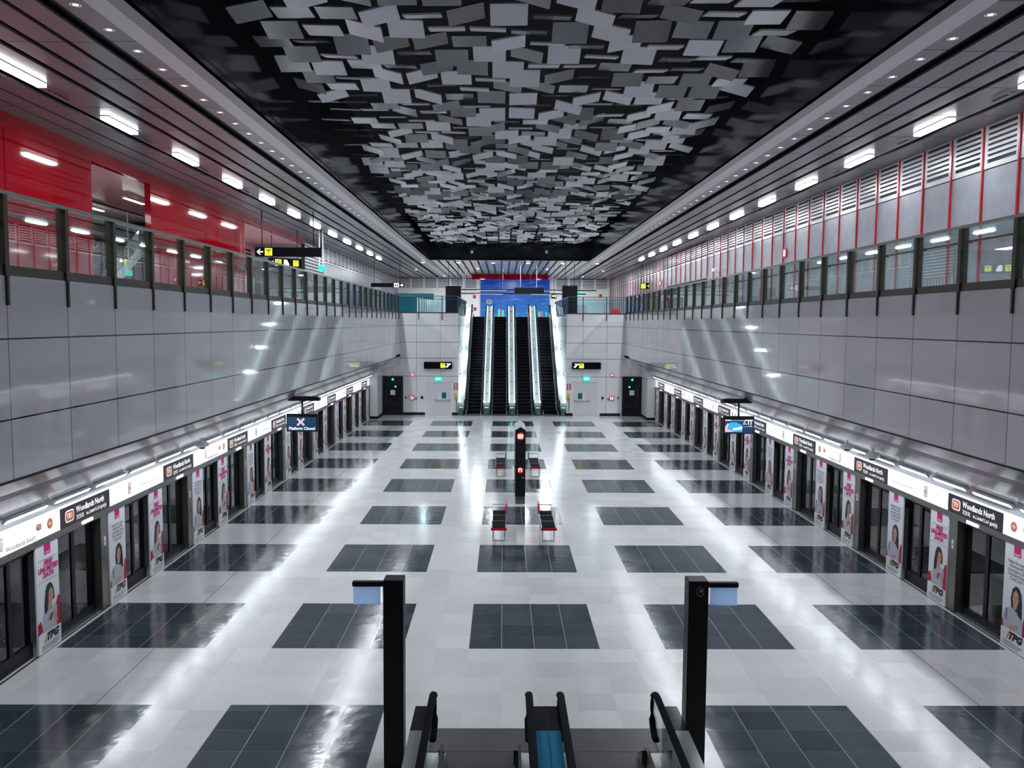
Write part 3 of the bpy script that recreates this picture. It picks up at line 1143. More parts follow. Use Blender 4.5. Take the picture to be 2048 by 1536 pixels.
def balustrade(parent, x, prof, y_nose, up=.92, glassmat='glass_light', rail_r=.04, top=True, inner=1, y_dir=1):
    """glass balustrade with a rubber handrail that wraps round a newel at each end (local coordinates)"""
    a, b, c, d = prof
    z0 = a[1]
    # centre line of the handrail
    path = []
    r = .30
    cy, cz = y_nose+y_dir*r, z0+up-r
    for q in range(9):
        t = R(-100+q*190/8)
        path.append((x, cy-y_dir*r*math.cos(t), cz+r*math.sin(t)))
    path.append((x, b[0]-y_dir*.3, z0+up))
    path.append((x, b[0]+y_dir*.25, z0+up+.07))
    path.append((x, c[0]-y_dir*.25, c[1]+up-.07))
    path.append((x, c[0]+y_dir*.3, c[1]+up))
    ye = d[0]
    if top:
        cy2 = ye-y_dir*r
        for q in range(9):
            t = R(90-q*190/8)
            path.append((x, cy2+y_dir*r*math.cos(t), c[1]+up-r+r*math.sin(t)))
    else:
        path.append((x, ye, c[1]+up))
    MB().tube(path, rail_r, 8, rz=.03).build('handrail', 'rubber', parent, smooth=True)
    # glass follows the rail down to the skirt
    g = MB()
    base = []
    for p in path:
        yy = p[1]
        yc = min(max(yy*y_dir, a[0]*y_dir), d[0]*y_dir)*y_dir
        if yc*y_dir <= b[0]*y_dir:
            zb = a[1]
        elif yc*y_dir <= c[0]*y_dir:
            zb = a[1]+(c[1]-a[1])*(yc-b[0])/(c[0]-b[0])
        else:
            zb = c[1]
        base.append((x, yy, zb+.22))
    m = len(path)
    lo, hi = 2, m-2 if not top else m-3
    for i in range(lo, hi):
        p, q = path[i], path[i+1]
        pb, qb = base[i], base[i+1]
        if p[2]-.03 <= pb[2] or q[2]-.03 <= qb[2]:
            continue
        for dx in (-.006, .006):
            g.quad((x+dx, p[1], p[2]-.02), (x+dx, q[1], q[2]-.02), (x+dx, q[1], qb[2]), (x+dx, pb[1], pb[2]))
    g.build('glass_side', glassmat, parent)


def ribbon(mb, prof, x0, x1, dz, th, mi=0, y0=None, y1=None):
    """slab following the incline"""
    pts = [(p[0], p[1]+dz) for p in prof]
    if y0 is not None:
        pts = [(y0, pts[0][1])]+pts[1:]
    if y1 is not None:
        pts = pts[:-1]+[(y1, pts[-1][1])]
    lo = [(a, b-th) for a, b in pts]
    mb.prism(pts+lo[::-1], 'x', x0, x1, mi)


def steps_mesh(prof, w, n_rise=.205):
    mb = MB()
    a, b, c, d = prof
    ang_run = (c[0]-b[0])
    n = max(1, round((c[1]-b[1])/n_rise))
    dz, dy = (c[1]-b[1])/n, ang_run/n
    mb.box(-w/2, w/2, min(a[0], b[0]), max(a[0], b[0]), a[1]-.3, a[1], 0)
    for k in range(n):
        ya, yb = b[0]+dy*k, b[0]+dy*(k+1)
        z = b[1]+dz*(k+1)
        lo, hi = min(ya, yb), max(ya, yb)
        mb.box(-w/2, w/2, lo, hi, z-dz-.25, z, 0)
        nose = ya
        mb.box(-w/2, w/2, nose-.012, nose+.02, z-.014, z+.003, 1)
    mb.box(-w/2, w/2, min(c[0], d[0]), max(c[0], d[0]), c[1]-.3, c[1], 0)
    return mb


# --- the far bank of four
prof, run = esc_profile(ZF, 0.9, 1.1, R(31.5))
prof = [(p[0], p[1]+.005) for p in prof]
LBL = ['black-stepped escalator of the far bank, next to the red-wall side of the well', 'black-stepped escalator of the far bank, second from the red-wall side',
       'black-stepped escalator of the far bank, second from the grey-wall side', 'black-stepped escalator of the far bank, next to the grey-wall side of the well']
e0 = None
for i in range(4):
    x = -2.475+1.65*i
    if e0 is None:
        e0 = empty('escalator')
        steps_mesh(prof, .93).build('steps', ['step', 'step_edge'], e0)
        mb = MB()
        for s in (-1, 1):
            ribbon(mb, prof, s*.465-.02, s*.465+.02, .24, .5, 0, y0=-.7)
        mb.build('skirt', 'steel', e0)
        MB().box(-.465, .465, -.9, 0, -.02, .012).build('landing_plate', 'plate', e0)
        for s in (-1, 1):
            balustrade(e0, s*.56, prof, -.75, .95)
        ee = e0
    else:
        ee = copy_tree(e0)
    ee.location = (x, 53.1, 0)
    tag(ee, LBL[i], 'escalator', 'bank of four escalators at the far end')
# bright decking between and beside them
dk0 = None
for i, x in enumerate((-1.65, 0.0, 1.65)):
    if dk0 is None:
        dk0 = empty('escalator_decking')
        mb = MB()
        ribbon(mb, prof, -.19, .19, .80, .5, 0, y0=-.35, y1=prof[3][0])
        mb.build('cover', 'deck_white', dk0)
        mb = MB()
        a, b, c, d = prof
        for k in range(9):
            f = (k+.6)/9.2
            y = b[0]+(c[0]-b[0])*f
            z = b[1]+(c[1]-b[1])*f+.80
            mb.box(-.035, .035, y-.03, y+.03, z-.01, z+.05)
        mb.build('stud', 'steel_dark', dk0)
        for q in (-1, 1):
            mb = MB()
            ribbon(mb, prof, q*.20-.008, q*.20+.008, .86, .06, 0, y0=-.3, y1=prof[3][0])
            mb.build('light_strip', 'lamp_cyan', dk0)
        MB().box(-.17, .17, -.62, -.35, 0.02, .62).build('pedestal', 'steel_dark', dk0, bevel=.03)
        dd = dk0
    else:
        dd = copy_tree(dk0)
    dd.location = (x, 53.1, 0)
    tag(dd, ['white decking between the two escalators nearest the red side', 'white decking down the middle of the escalator bank', 'white decking between the two escalators nearest the grey side'][i], 'escalator decking', 'pale decking strips between the far escalators')
    lamp = MB()
    lamp.box(-.12, .12, -.64, -.62, .50, .56)
    if i != 1:
        lamp.build('signal_lamp', 'green_lamp' if i == 0 else 'red_lamp', dd)
    else:
        MB().box(-.12, -.01, -.64, -.62, .50, .56).build('signal_lamp', 'green_lamp', dd)
        MB().box(.01, .12, -.64, -.62, .50, .56).build('signal_lamp', 'red_lamp', dd)
for s in (-1, 1):
    t = empty('escalator_decking', (s*3.26, 53.1, 0), 0, 'wide white decking between the outer escalator and the well wall, %s' % ('red-wall side' if s < 0 else 'grey-wall side'), 'escalator decking')
    mb = MB()
    ribbon(mb, prof, -.15, .17, .80, .5, 0, y0=-.35, y1=prof[3][0])
    mb.build('cover', 'deck_white', t)
    MB().box(-.12, .12, -.6, -.35, .02, .62).build('pedestal', 'steel_dark', t, bevel=.03)
    MB().box(-.1, .1, -.62, -.6, .5, .56).build('signal_lamp', 'green_lamp', t)
    mb = MB()
    ribbon(mb, prof, s*.165, s*.195, .90, .10, 0, y0=-.3, y1=prof[3][0])
    mb.build('light_strip', 'lamp_cyan', t)
    # lamps added along the incline to whiten the escalator decks
    for k in range(4):
        f = (k+.6)/4
        a, b, c, d = prof
        y = 53.1+b[0]+(c[0]-b[0])*f
        z = b[1]+(c[1]-b[1])*f+1.55
        q = empty('well_fill_lamp', (s*(WELL-.03), y, z), 0, 'added wall lamp brightening the escalators, %s up the %s well wall' % (ordinal(k+1), 'red-side' if s < 0 else 'grey-side'), 'wall lamp', 'added lamps on the escalator well walls')
        MB().box(-.03, .03, -.35, .35, -.06, .06).build('housing', 'steel', q)
        MB().box(*sorted((-s*.05, -s*.03)), -.33, .33, -.05, .05).build('diffuser', 'lamp_fill', q)
        area('well lamp light', (s*(WELL-.12), y, z), .1, .66, 26, (0, s*R(70), 0), (0.85, 0.95, 1.0))

# --- the near pair going up past the camera
nprof = [(10.4, .005), (8.35, .005), (5.5, 1.597), (4.9, 1.597)]
for i, x in enumerate((-.875, .84)):
    e = empty('escalator', (x, 0, 0), 0, 'near escalator with a dark landing plate, %s' % ('beside the black post on the red-wall side' if i == 0 else 'beside the black post on the grey-wall side'), 'escalator', 'pair of escalators at the camera end')
    steps_mesh(nprof, .98).build('steps', ['step', 'step_edge'], e)
    MB().box(-.49, .49, 10.4, 11.02, .0, .012).build('comb_plate', 'plate', e)
    for s in (-1, 1):
        mb = MB()
        pts = [(10.75, .26), (8.35, .26), (5.5, 1.852), (4.9, 1.852)]
        lo = [(a, b-.5) for a, b in pts]
        lo[0] = (10.75, 0.0); lo[1] = (8.5, 0.0)
        mb.prism(pts+lo[::-1], 'x', s*.52-.02, s*.52+.02)
        mb.build('skirt', 'steel_dark', e)
        MB().prism([(10.60, .26), (10.95, .05), (10.60, .05)], 'x', s*.5-.06, s*.5+.0, 0).build('skirt_end', 'steel_dark', e)
        balustrade(e, s*.645, nprof, 11.02, .95, 'glass_rail', .05, top=False, y_dir=-1)
MB_ = MB().box(-1.62, 1.60, 11.03, 11.69, .0, .012)
o = MB_.build('landing_plate', 'plate')
tag(o, 'dark metal landing plate on the floor before the two near escalators', 'landing plate')
# their decks
def deck(x0, x1, front_mat, label, seam=False):
    t = empty('escalator_deck', (0, 0, 0), 0, label, 'escalator deck')
    mb = MB()
    mb.prism([(10.62, 0), (10.62, .86), (9.94, .87), (9.94, 0)], 'x', x0, x1, 0)
    mb.build('end_cover', 'black_gloss', t)
    pts = [(9.94, .87), (8.35, .87), (5.5, 2.462), (4.9, 2.462)]
    lo = [(9.94, .0), (8.35, .0), (5.5, 1.6), (4.9, 1.6)]
    mb = MB()
    mb.prism(pts+lo[::-1], 'x', x0, x1, 0)
    mb.build('cover', front_mat, t)
    if seam:
        m_ = (x0+x1)/2
        MB().box(m_-.004, m_+.004, 8.4, 10.6, .872, .876).build('seam', 'black', t)


deck(-1.74, -1.585, 'deck_grey', 'grey side deck of the near escalators, next to the red-side black post')
deck(-.172, .138, 'deck_blue', 'glossy blue deck between the two near escalators', True)
deck(1.545, 1.74, 'deck_grey', 'grey side deck of the near escalators, next to the grey-side black post')

# black posts with hanging glass panels
for s, xc in ((-1, -2.033), (1, 1.994)):
    t = empty('sign_post', (xc, 10.75, 0), 0, 'tall black post with a hanging glass panel, %s side of the near escalators' % ('red-wall' if s < 0 else 'grey-wall'), 'post', 'black posts by the near escalators')
    MB().box(-.133, .133, -.13, .13, 0, 2.56).build('post', 'black', t, bevel=.012)
    x0, x1 = sorted((s*.12, s*.55))
    MB().box(x0, x1, -.06, .02, 2.45, 2.52).build('arm', 'black', t, bevel=.012)
    x0, x1 = sorted((s*.18, s*.54))
    MB().box(x0, x1, -.03, -.018, 2.20, 2.455).build('hanging_panel', 'pale_blue_panel', t)
    if s > 0:
        mb = MB()
        for k in range(9):
            a = R(40*k)
            mb.disc((.02+.045*math.cos(a), -.131, 2.42+.06*math.sin(a)), .010, 8)
        mb.disc((.03, -.1315, 2.43), .022, 10)
        mb.build('speaker_holes', 'steel', t)

# ================================================================ INFORMATION PILLAR AND BENCHES
t = empty('help_point', (-.015, 27.6, 0), 0, 'tall black help point pillar with red lit symbols in the middle of the platform', 'help point')
mb = MB()
mb.prism([(-.165, .26), (.165, .26), (.165, 2.44), (0, 2.54), (-.165, 2.44)], 'y', -.88, .88)
mb.build('body', 'black', t)
mb = MB()
mb.prism([(-.172, 2.44), (0, 2.542), (.172, 2.44), (.172, 2.455), (0, 2.56), (-.172, 2.455)], 'y', -.885, .885)
mb.build('roof', 'steel', t)
MB().box(-.155, .155, -.86, .86, 0, .26).build('plinth', 'steel_dark', t)
mb = MB()
mb.disc((0, -.884, 2.25), .125, 24, 0)
for k in range(4):
    mb.box(-.085+.045*k, -.06+.045*k, -.890, -.886, 2.17, 2.32, 1)
mb.build('upper_symbol', ['red_lamp', 'sign_white'], t)
mb = MB()
mb.disc((0, -.884, 1.13), .10, 24, 0)
mb.box(-.06, -.035, -.890, -.886, 1.07, 1.17, 1)
mb.box(.02, .045, -.890, -.886, 1.07, 1.17, 1)
mb.box(-.06, .045, -.890, -.886, 1.16, 1.185, 1)
mb.build('lower_symbol', ['red_lamp', 'sign_white'], t)
MB().box(.06, .12, -.884, -.880, .86, .90).build('call_button', 'steel', t)


def bench():
    t = empty('bench')
    for k in range(3):
        y = -1.0+.67*k
        MB().box(-.175, .175, y+.012, y+.655, .40, .455).build('seat', 'pad_black', t, bevel=.01)
    mb = MB()
    for y in (-.33, .34):
        mb.box(-.19, .19, y-.01, y+.01, .40, .462)
    mb.build('divider', 'steel', t)
    MB().box(-.215, .215, -1.06, -1.0, .37, .44).build('end_trim', 'bench_red', t, bevel=.012)
    MB().box(-.2, .2, 1.0, 1.05, .37, .44).build('end_trim', 'bench_red', t, bevel=.012)
    MB().box(-.20, -.185, -1.0, 1.0, .38, .43).build('edge_rail', 'steel', t)
    MB().box(.185, .20, -1.0, 1.0, .38, .43).build('edge_rail', 'steel', t)
    for y in (-.72, .72):
        mb = MB()
        mb.box(-.17, -.145, y-.02, y+.02, 0, .40)
        mb.box(.145, .17, y-.02, y+.02, 0, .40)
        mb.box(-.17, .17, y-.02, y+.02, .0, .02)
        mb.build('leg', 'steel', t)
    MB().box(-.10, .10, -.70, .70, .34, .40).build('beam', 'steel_dark', t)
    return t


b0 = bench()
bench_set = [b0]+[copy_tree(b0) for _ in range(3)]
for i, (x, y, s) in enumerate(((-.69, 22.87, 1), (.66, 22.87, -1), (-.67, 32.3, 1), (.66, 32.3, -1))):
    b = bench_set[i]
    b.location = (x, y, 0)
    near = i < 2
    # backrest end piece on the aisle side
    mb = MB()
    mb.box(*sorted((s*.19, s*.235)), .55, 1.0, .45, .74)
    mb.build('armrest', 'bench_pink' if near else 'steel', b)
    mb = MB()
    mb.tube([(-.18, 1.02, .45), (-.18, 1.02, .62), (.18, 1.02, .62), (.18, 1.02, .45)], .012)
    mb.build('end_loop', 'steel', b)
    tag(b, 'black bench with red ends %s the help point pillar, on its %s side' % ('before' if near else 'behind', 'red-wall' if s > 0 else 'grey-wall'), 'bench', 'platform benches around the help point')

# ================================================================ CEILING LIGHTS
ll = None
for side in (-1, 1):
    for k in range(-4, 12):
        if side < 0:
            x, y = -10.53, 21.85+4.45*k
        else:
            x, y = 10.27, 21.2+4.42*k
        if y < 0 or y > 68:
            continue
        if ll is None:
            ll = empty('linear_light')
            MB().box(-.10, .10, -.86, .86, .05, .07).build('housing', 'white', ll)
            MB().box(-.095, .095, -.84, .84, -.02, .05).build('diffuser', 'lamp', ll)
            MB().disc((0, 1.15, .0), .06, 12, axis='z').build('sensor', 'black', ll)
            MB().box(-.035, .035, 1.35, 1.9, -.005, .01).build('access_slot', 'dark_slot', ll)
            o = ll
        else:
            o = copy_tree(ll)
        o.location = (x, y, ZC-.072)
        tag(o, 'bright linear ceiling light over the %s walkway, %s along the ceiling' % ('red-walled' if side < 0 else 'grey-walled', ordinal(k+5)), 'ceiling light', 'linear lights over the upper walkways')
        area('linear light', (x, y, ZC-.11), .18, 1.6, P_CEIL)
dl = None
for side in (-1, 1):
    n = 47
    for k in range(-3, n):
        x = -7.545 if side < 0 else 7.337
        y = 13.82+1.14*k
        if y > 67:
            continue
        if dl is None:
            dl = empty('downlight')
            mb = MB()
            for q in range(20):
                a, b = 2*PI*q/20, 2*PI*(q+1)/20
                mb.quad((.07*math.cos(a), .07*math.sin(a), -.004), (.07*math.cos(b), .07*math.sin(b), -.004), (.095*math.cos(b), .095*math.sin(b), -.004), (.095*math.cos(a), .095*math.sin(a), -.004))
            mb.build('ring', 'white', dl)
            MB().disc((0, 0, -.003), .05, 16, axis='z').build('lens', 'lamp_small', dl)
            o = dl
        else:
            o = copy_tree(dl)
        o.location = (x, y, ZC+.02-.001)
        area('downlight lamp', (x, y, ZC-.02), .12, .12, P_DOWN, (0, 0, 0), COOL, 150)
        tag(o, 'small round downlight beside the black recess, %s along the %s edge' % (ordinal(k+4), 'red-side' if side < 0 else 'grey-side'), 'downlight', 'downlights along the recess')
sl = None
for k, x in enumerate((-7.3, -4.36, -1.46, 1.44, 4.33, 7.2)):
    if sl is None:
        sl = empty('spotlight')
        MB().tube([(0, 0, 0), (0, 0, -.10)], .15, 16).build('housing', 'white', sl)
        MB().tube([(0, 0, -.10), (0, 0, -.13)], .135, 16).build('lens', 'lamp_round', sl)
        o = sl
    else:
        o = copy_tree(sl)
    o.location = (x, 69.3, ZC)
    tag(o, 'round spotlight on the landing ceiling, %s counting from the red side' % ordinal(k+1), 'spotlight', 'spotlights across the landing ceiling')
    area('landing light', (x, 69.3, ZC-.2), .25, .25, P_VOID)
for x, y in ((-9, 80), (9, 80), (-3, 78), (3.5, 78), (0.5, 91), (-7, 90), (8, 90)):
    t = empty('landing_lamp', (x, y, ZC-.02), 0, 'round lamp on the landing ceiling near %s' % ('the red canopy' if abs(x) < 5 else 'the far louvers'), 'ceiling light', 'lamps of the far landing')
    MB().tube([(0, 0, 0), (0, 0, -.05)], .10, 14).build('lens', 'lamp_small', t)
    area('landing light', (x, y, ZC-.12), .5, .5, 480)

# ================================================================ THE HANGING CEILING CLOUD
random.seed(21)
TONES = ['tile_light', 'tile_mid', 'tile_dark']
TW = ['pale grey', 'mid grey', 'dark grey']
tile_me = []
for tn in TONES:
    o = MB().box(-.395, .395, -.35, .35, -.018, .018).build('ceiling_panel', [tn])
    tile_me.append(o.data)
    bpy.data.objects.remove(o)
POSE = [('level', 0, 0), ('tipped back', 12, 0), ('tipped forward', -13, 0), ('tipped steeply', -19, 0),
        ('tipped to the red side', -5, 13), ('tipped to the grey side', -5, -13)]
count = 0
rest = MB()
rest_mats = TONES
for row in range(-8, 57):
    y = 16.94+.905*row
    if y > 67.2:
        continue
    off = -.07 if row % 2 == 0 else -.52
    cols = [off+.905*k for k in range(-8, 9) if abs(off+.905*k+.12) < 6.15]
    for ci, x in enumerate(cols):
        tn = random.choices((0, 1, 2), (5, 3, 3))[0]
        pi = random.choices(range(6), (2, 4, 3.2, 1.6, 1.8, 1.8))[0]
        if tn and pi in (3,) and random.random() < .5:
            pi = 0
        nm, rx, ry = POSE[pi]
        rx += random.uniform(-2.5, 2.5)
        ry += random.uniform(-2, 2)
        z = 12.40+random.choice((-.05, 0, .05))
        if row >= -1 and count < 298:
            o = bpy.data.objects.new('cloud_panel', tile_me[tn])
            C.objects.link(o)
            o.location = (x, y, z)
            o.rotation_euler = (R(rx), R(ry), 0)
            tag(o, '%s panel %s, %s cloud row, %s from the red side' % (TW[tn], nm, ordinal(row+2), ordinal(ci+1)), 'ceiling panel', 'square panels hanging in the black recess')
            count += 1
        else:
            mx = Matrix.Translation((x, y, z)) @ (Matrix.Rotation(R(ry), 4, 'Y') @ Matrix.Rotation(R(rx), 4, 'X'))
            vs = [mx @ Vector((a, b, c)) for c in (-.016, .016) for a, b in ((-.395, -.35), (.395, -.35), (.395, .35), (-.395, .35))]
            rest.add(vs, [(0, 3, 2, 1), (4, 5, 6, 7), (0, 1, 5, 4), (1, 2, 6, 5), (2, 3, 7, 6), (3, 0, 4, 7)], tn)
tag(rest.build('cloud_panels', TONES), 'hundreds of small grey square panels hanging further back in the black recess', 'ceiling panels', 'square panels hanging in the black recess', 'stuff')

# ================================================================ SCREENS, CAMERAS, SIGNS
def hanging_screen(xc, label, closed):
    s = -1 if xc < 0 else 1
    t = empty('hanging_screen', (xc, 28.0, 0), 0, label, 'screen', 'platform screens hanging from the soffit')
    MB().box(-.53, .53, -.07, .07, 2.20, 2.80).build('housing', 'black', t, bevel=.02)
    MB().box(-.49, .49, -.076, -.07, 2.235, 2.70).build('display', 'screen_blue', t)
    MB().tube([(0, 0, 2.8), (0, 0, 3.26)], .035, 10).build('stem', 'steel_dark', t, smooth=True)
    mb = MB()
    mb.prism([(-.6, 3.26), (.6, 3.26), (.6+(.0 if s < 0 else .0), 3.36), (.45, 3.40), (-.5, 3.40), (-.6, 3.34)], 'y', -.14, .14)
    mb.build('mounting_arm', 'black', t)
    d = MB()
    y = -.079
    if closed:
        for a in (R(45), R(-45)):
            c_, s_ = math.cos(a), math.sin(a)
            pts = [(-.16, -.03), (.16, -.03), (.16, .03), (-.16, .03)]
            d.flat([(-.04+px*c_-py*s_, 2.535+px*s_+py*c_) for px, py in pts], y, 0)
            pts = [(-.14, -.014), (.14, -.014), (.14, .014), (-.14, .014)]
            d.flat([(-.04+px*c_-py*s_, 2.535+px*s_+py*c_) for px, py in pts], y-.002, 1)
        add_text(d, 'Platform Closed', 0, 2.31, .135, y, 0, bold=.003)
        d.build('message', ['sign_white', 'magenta_lit'], t)
    else:
        d.box(-.47, .47, y, y+.002, 2.655, 2.662, 0)
        d.box(-.47, -.28, y, y+.002, 2.662, 2.685, 0)
        d.box(.20, .47, y, y+.002, 2.662, 2.685, 0)
        d.flat([(-.47, 2.27), (.12, 2.27), (.12, 2.50), (-.10, 2.60), (-.3, 2.60), (-.47, 2.40)], y, 2)
        d.flat([(-.47, 2.27), (-.18, 2.27), (-.28, 2.33), (-.40, 2.36), (-.34, 2.56), (-.40, 2.56), (-.47, 2.44)], y-.002, 3)
        d.flat([(-.2, 2.32), (.1, 2.36), (.12, 2.46), (-.02, 2.42), (-.2, 2.40)], y-.003, 0)
        add_text(d, '11', .37, 2.575, .17, y, 0, bold=.006)
        add_text(d, 'min', .40, 2.48, .05, y, 0)
        add_text(d, 'A', .19, 2.60, .09, y, 0, bold=.004)
        d.box(.13, .28, y, y+.002, 2.53, 2.545, 0)
        d.box(.14, .47, y, y+.002, 2.45, 2.456, 0)
        d.build('message', ['sign_white', 'magenta_lit', 'screen_cyan', 'screen_skin'], t)


mat('magenta_lit', (0.8, 0.05, 0.2), 0.5, emit=(0.9, 0.12, 0.28), es=1.0)
hanging_screen(-7.42, 'hanging black screen reading Platform Closed under a pink cross', True)
hanging_screen(7.47, 'hanging black screen showing a blue picture and the number 11', False)

for i, (px, py, x) in enumerate(((404, 890, -8.02), (1694, 894, 8.02), (1745, 912, 8.05))):
    p = at(px, py, 0, x)
    t = empty('dome_camera', p, 0, ['white dome camera under the soffit on the red-wall side', 'white dome camera under the soffit, the farther of two on the grey-wall side', 'white dome camera under the soffit, the nearer of two on the grey-wall side'][i], 'camera', 'dome cameras under the soffits')
    mb = MB()
    mb.tube([(0, 0, .18), (0, 0, .06)], .03, 8)
    mb.build('bracket', 'white', t)
    mb = MB()
    prof_ = [(.02, .085), (.12, .07), (.17, .02), (.16, -.02), (.10, -.05)]
    n_ = 16
    vs = [(r_*math.cos(2*PI*q/n_), r_*1.1*math.sin(2*PI*q/n_), z_) for r_, z_ in prof_ for q in range(n_)]
    fs = [(i_*n_+q, i_*n_+(q+1) % n_, (i_+1)*n_+(q+1) % n_, (i_+1)*n_+q) for i_ in range(4) for q in range(n_)]
    fs += [tuple(range(n_)), tuple(4*n_+q for q in range(n_))[::-1]]
    mb.add(vs, fs)
    mb.build('housing', 'white', t, smooth=True)
    MB().tube([(0, 0, -.05), (0, 0, -.09)], .07, 12).build('dome', 'black_gloss', t)


def square_icon(mb, u, v, s_, y, txt, bg, fg):
    mb.box(u-s_, u+s_, y, y+.003, v-s_, v+s_, bg)
    mb.box(u-s_*.72, u+s_*.72, y-.003, y, v+s_*.35, v+s_*.6, fg)
    add_text(mb, txt, u, v-s_*.25, s_*1.2, y-.004, fg, bold=.004)


def hanging_sign(name, loc, w, h, rz, label, face, top):
    t = empty(name, loc, rz, label, 'sign')
    MB().box(-w/2, w/2, -.08, .08, -h/2, h/2).build('sign_box', 'rubber', t, bevel=.01)
    for x in (-w*.4, w*.38):
        MB().tube([(x, 0, h/2), (x, 0, top-loc[2])], .022, 8).build('hanger_rod', 'black', t, smooth=True)
    mb = MB()
    face(mb)
    mb.build('symbols', ['sign_white', 'yellow', 'text_dark'], t)
    return t


def f1(mb):
    arrow(mb, -1.30, 0, .30, -.083, 0, -1)
    square_icon(mb, -.90, 0, .17, -.083, '7', 1, 2)


def f2(mb):
    arrow(mb, 1.18, 0, .32, -.083, 0, 1)
    pts = [(.55+.0, -.16), (.95, -.16), (.95, .16), (.55, .16)]
    mb.flat(pts, -.083, 0)
    mb.flat([(.61, -.09), (.72, -.09), (.72, .09), (.61, .09)], -.086, 2)
    mb.flat([(.77, -.09), (.89, -.09), (.89, .09), (.77, .09)], -.086, 2)


def f3(mb):
    arrow(mb, -.72, 0, .22, -.083, 0, -1)
    square_icon(mb, -.42, 0, .18, -.083, '6', 1, 2)
    mb.flat([(-.1, -.17), (.2, -.17), (.2, -.05), (.08, .17), (-.1, .17)], -.083, 0)
    square_icon(mb, .60, 0, .16, -.083, '1', 1, 2)


a, b = at(511, 494.5, 1, 38.6), at(643, 514, 1, 38.6)
hanging_sign('direction_sign', ((a.x+b.x)/2, 38.6, (a.z+b.z)/2), b.x-a.x, a.z-b.z, 0, 'long black hanging sign with a white arrow and a yellow square', f1, ZC)
a, b = at(742, 566, 1, 69.0), at(808, 574.5, 1, 69.0)
hanging_sign('direction_sign', ((a.x+b.x)/2, 69.0, (a.z+b.z)/2), b.x-a.x, a.z-b.z, 0, 'far black hanging sign with a white plate and arrow at one end', f2, ZC)
p = at(570, 526, 1, 46.0)
hanging_sign('direction_sign', (p.x, 46.0, p.z), 1.9, .52, R(38), 'smaller turned black hanging sign with two yellow squares and white symbols', f3, ZC)
p = at(1292, 572, 1, 70.0)
def f4(mb):
    square_icon(mb, -.2, 0, .20, -.083, '1', 1, 2)
    arrow(mb, .28, 0, .3, -.083, 0, 1)
hanging_sign('direction_sign', (p.x, 70.0, p.z), .9, .50, R(-25), 'small black sign with a yellow square hanging near the grey wall', f4, ZC)
# green exit sign on white rods
a, b = at(636.5, 532, 1, 46), at(650, 541, 1, 46)
t = empty('exit_sign', ((a.x+b.x)/2, 46, (a.z+b.z)/2), 0, 'small green exit sign hanging on white rods near the long black sign', 'exit sign', 'green exit signs')
w_, h_ = b.x-a.x, a.z-b.z
MB().box(-w_/2, w_/2, -.04, .04, -h_/2, h_/2).build('lit_face', 'green_sign', t)
for x in (-w_*.3, w_*.22):
    MB().tube([(x, 0, h_/2), (x, 0, ZC-(a.z+b.z)/2)], .03, 8).build('hanger_rod', 'white', t)
# sprinkler plate / fire signs on the grey wall and small far signs
for px, py, axis, v, lab in ((1570, 506, 0, XR_-.04, 'small red fire sign on the grey upper wall between the fins'),
                             (1321, 566, 0, XR_-.04, 'tiny red fire sign far along the grey upper wall')):
    p = at(px, py, axis, v)
    t = empty('fire_sign', p, R(-90), lab, 'fire sign', 'red fire signs on the grey wall')
    MB().box(-.19, .19, -.03, .0, -.19, .19).build('plate', 'sign_red', t)
    mb = MB()
    mb.box(-.10, -.03, -.035, -.03, -.13, .12)
    mb.box(.04, .11, -.035, -.03, -.13, .12)
    mb.build('symbol', 'sign_white', t)
p = at(1429, 540, 0, XR_-.3)
t = empty('wall_camera', p, 0, 'white box camera on a bracket on the grey upper wall', 'camera')
MB().box(-.12, .12, -.25, .2, -.08, .08).build('housing', 'white', t, bevel=.02)
MB().tube([(.0, .1, 0), (.3, .1, -.15)], .03, 8).build('bracket', 'steel', t)

# ---- end wall fittings (all on the plane of the end wall)
YW = YE


def wbox(name, mt, x0, y0, x1, y1, d0, d1, parent=None, off=None):
    a, b = at(x0, y0, 1, YW), at(x1, y1, 1, YW)
    return a.x, b.x, b.z, a.z


def on_end_wall(name, x0, y0, x1, y1, label, cat, group=None, depth=.06, mt='white', z0=None):
    a, b = at(x0, y0, 1, YW), at(x1, y1, 1, YW)
    zb = b.z if z0 is None else z0
    t = empty(name, ((a.x+b.x)/2, YW, zb), 0, label, cat, group)
    return t, (b.x-a.x)/2, a.z-zb


def side_word(x):
    return 'red-wall side' if x < 1006 else 'grey-wall side'


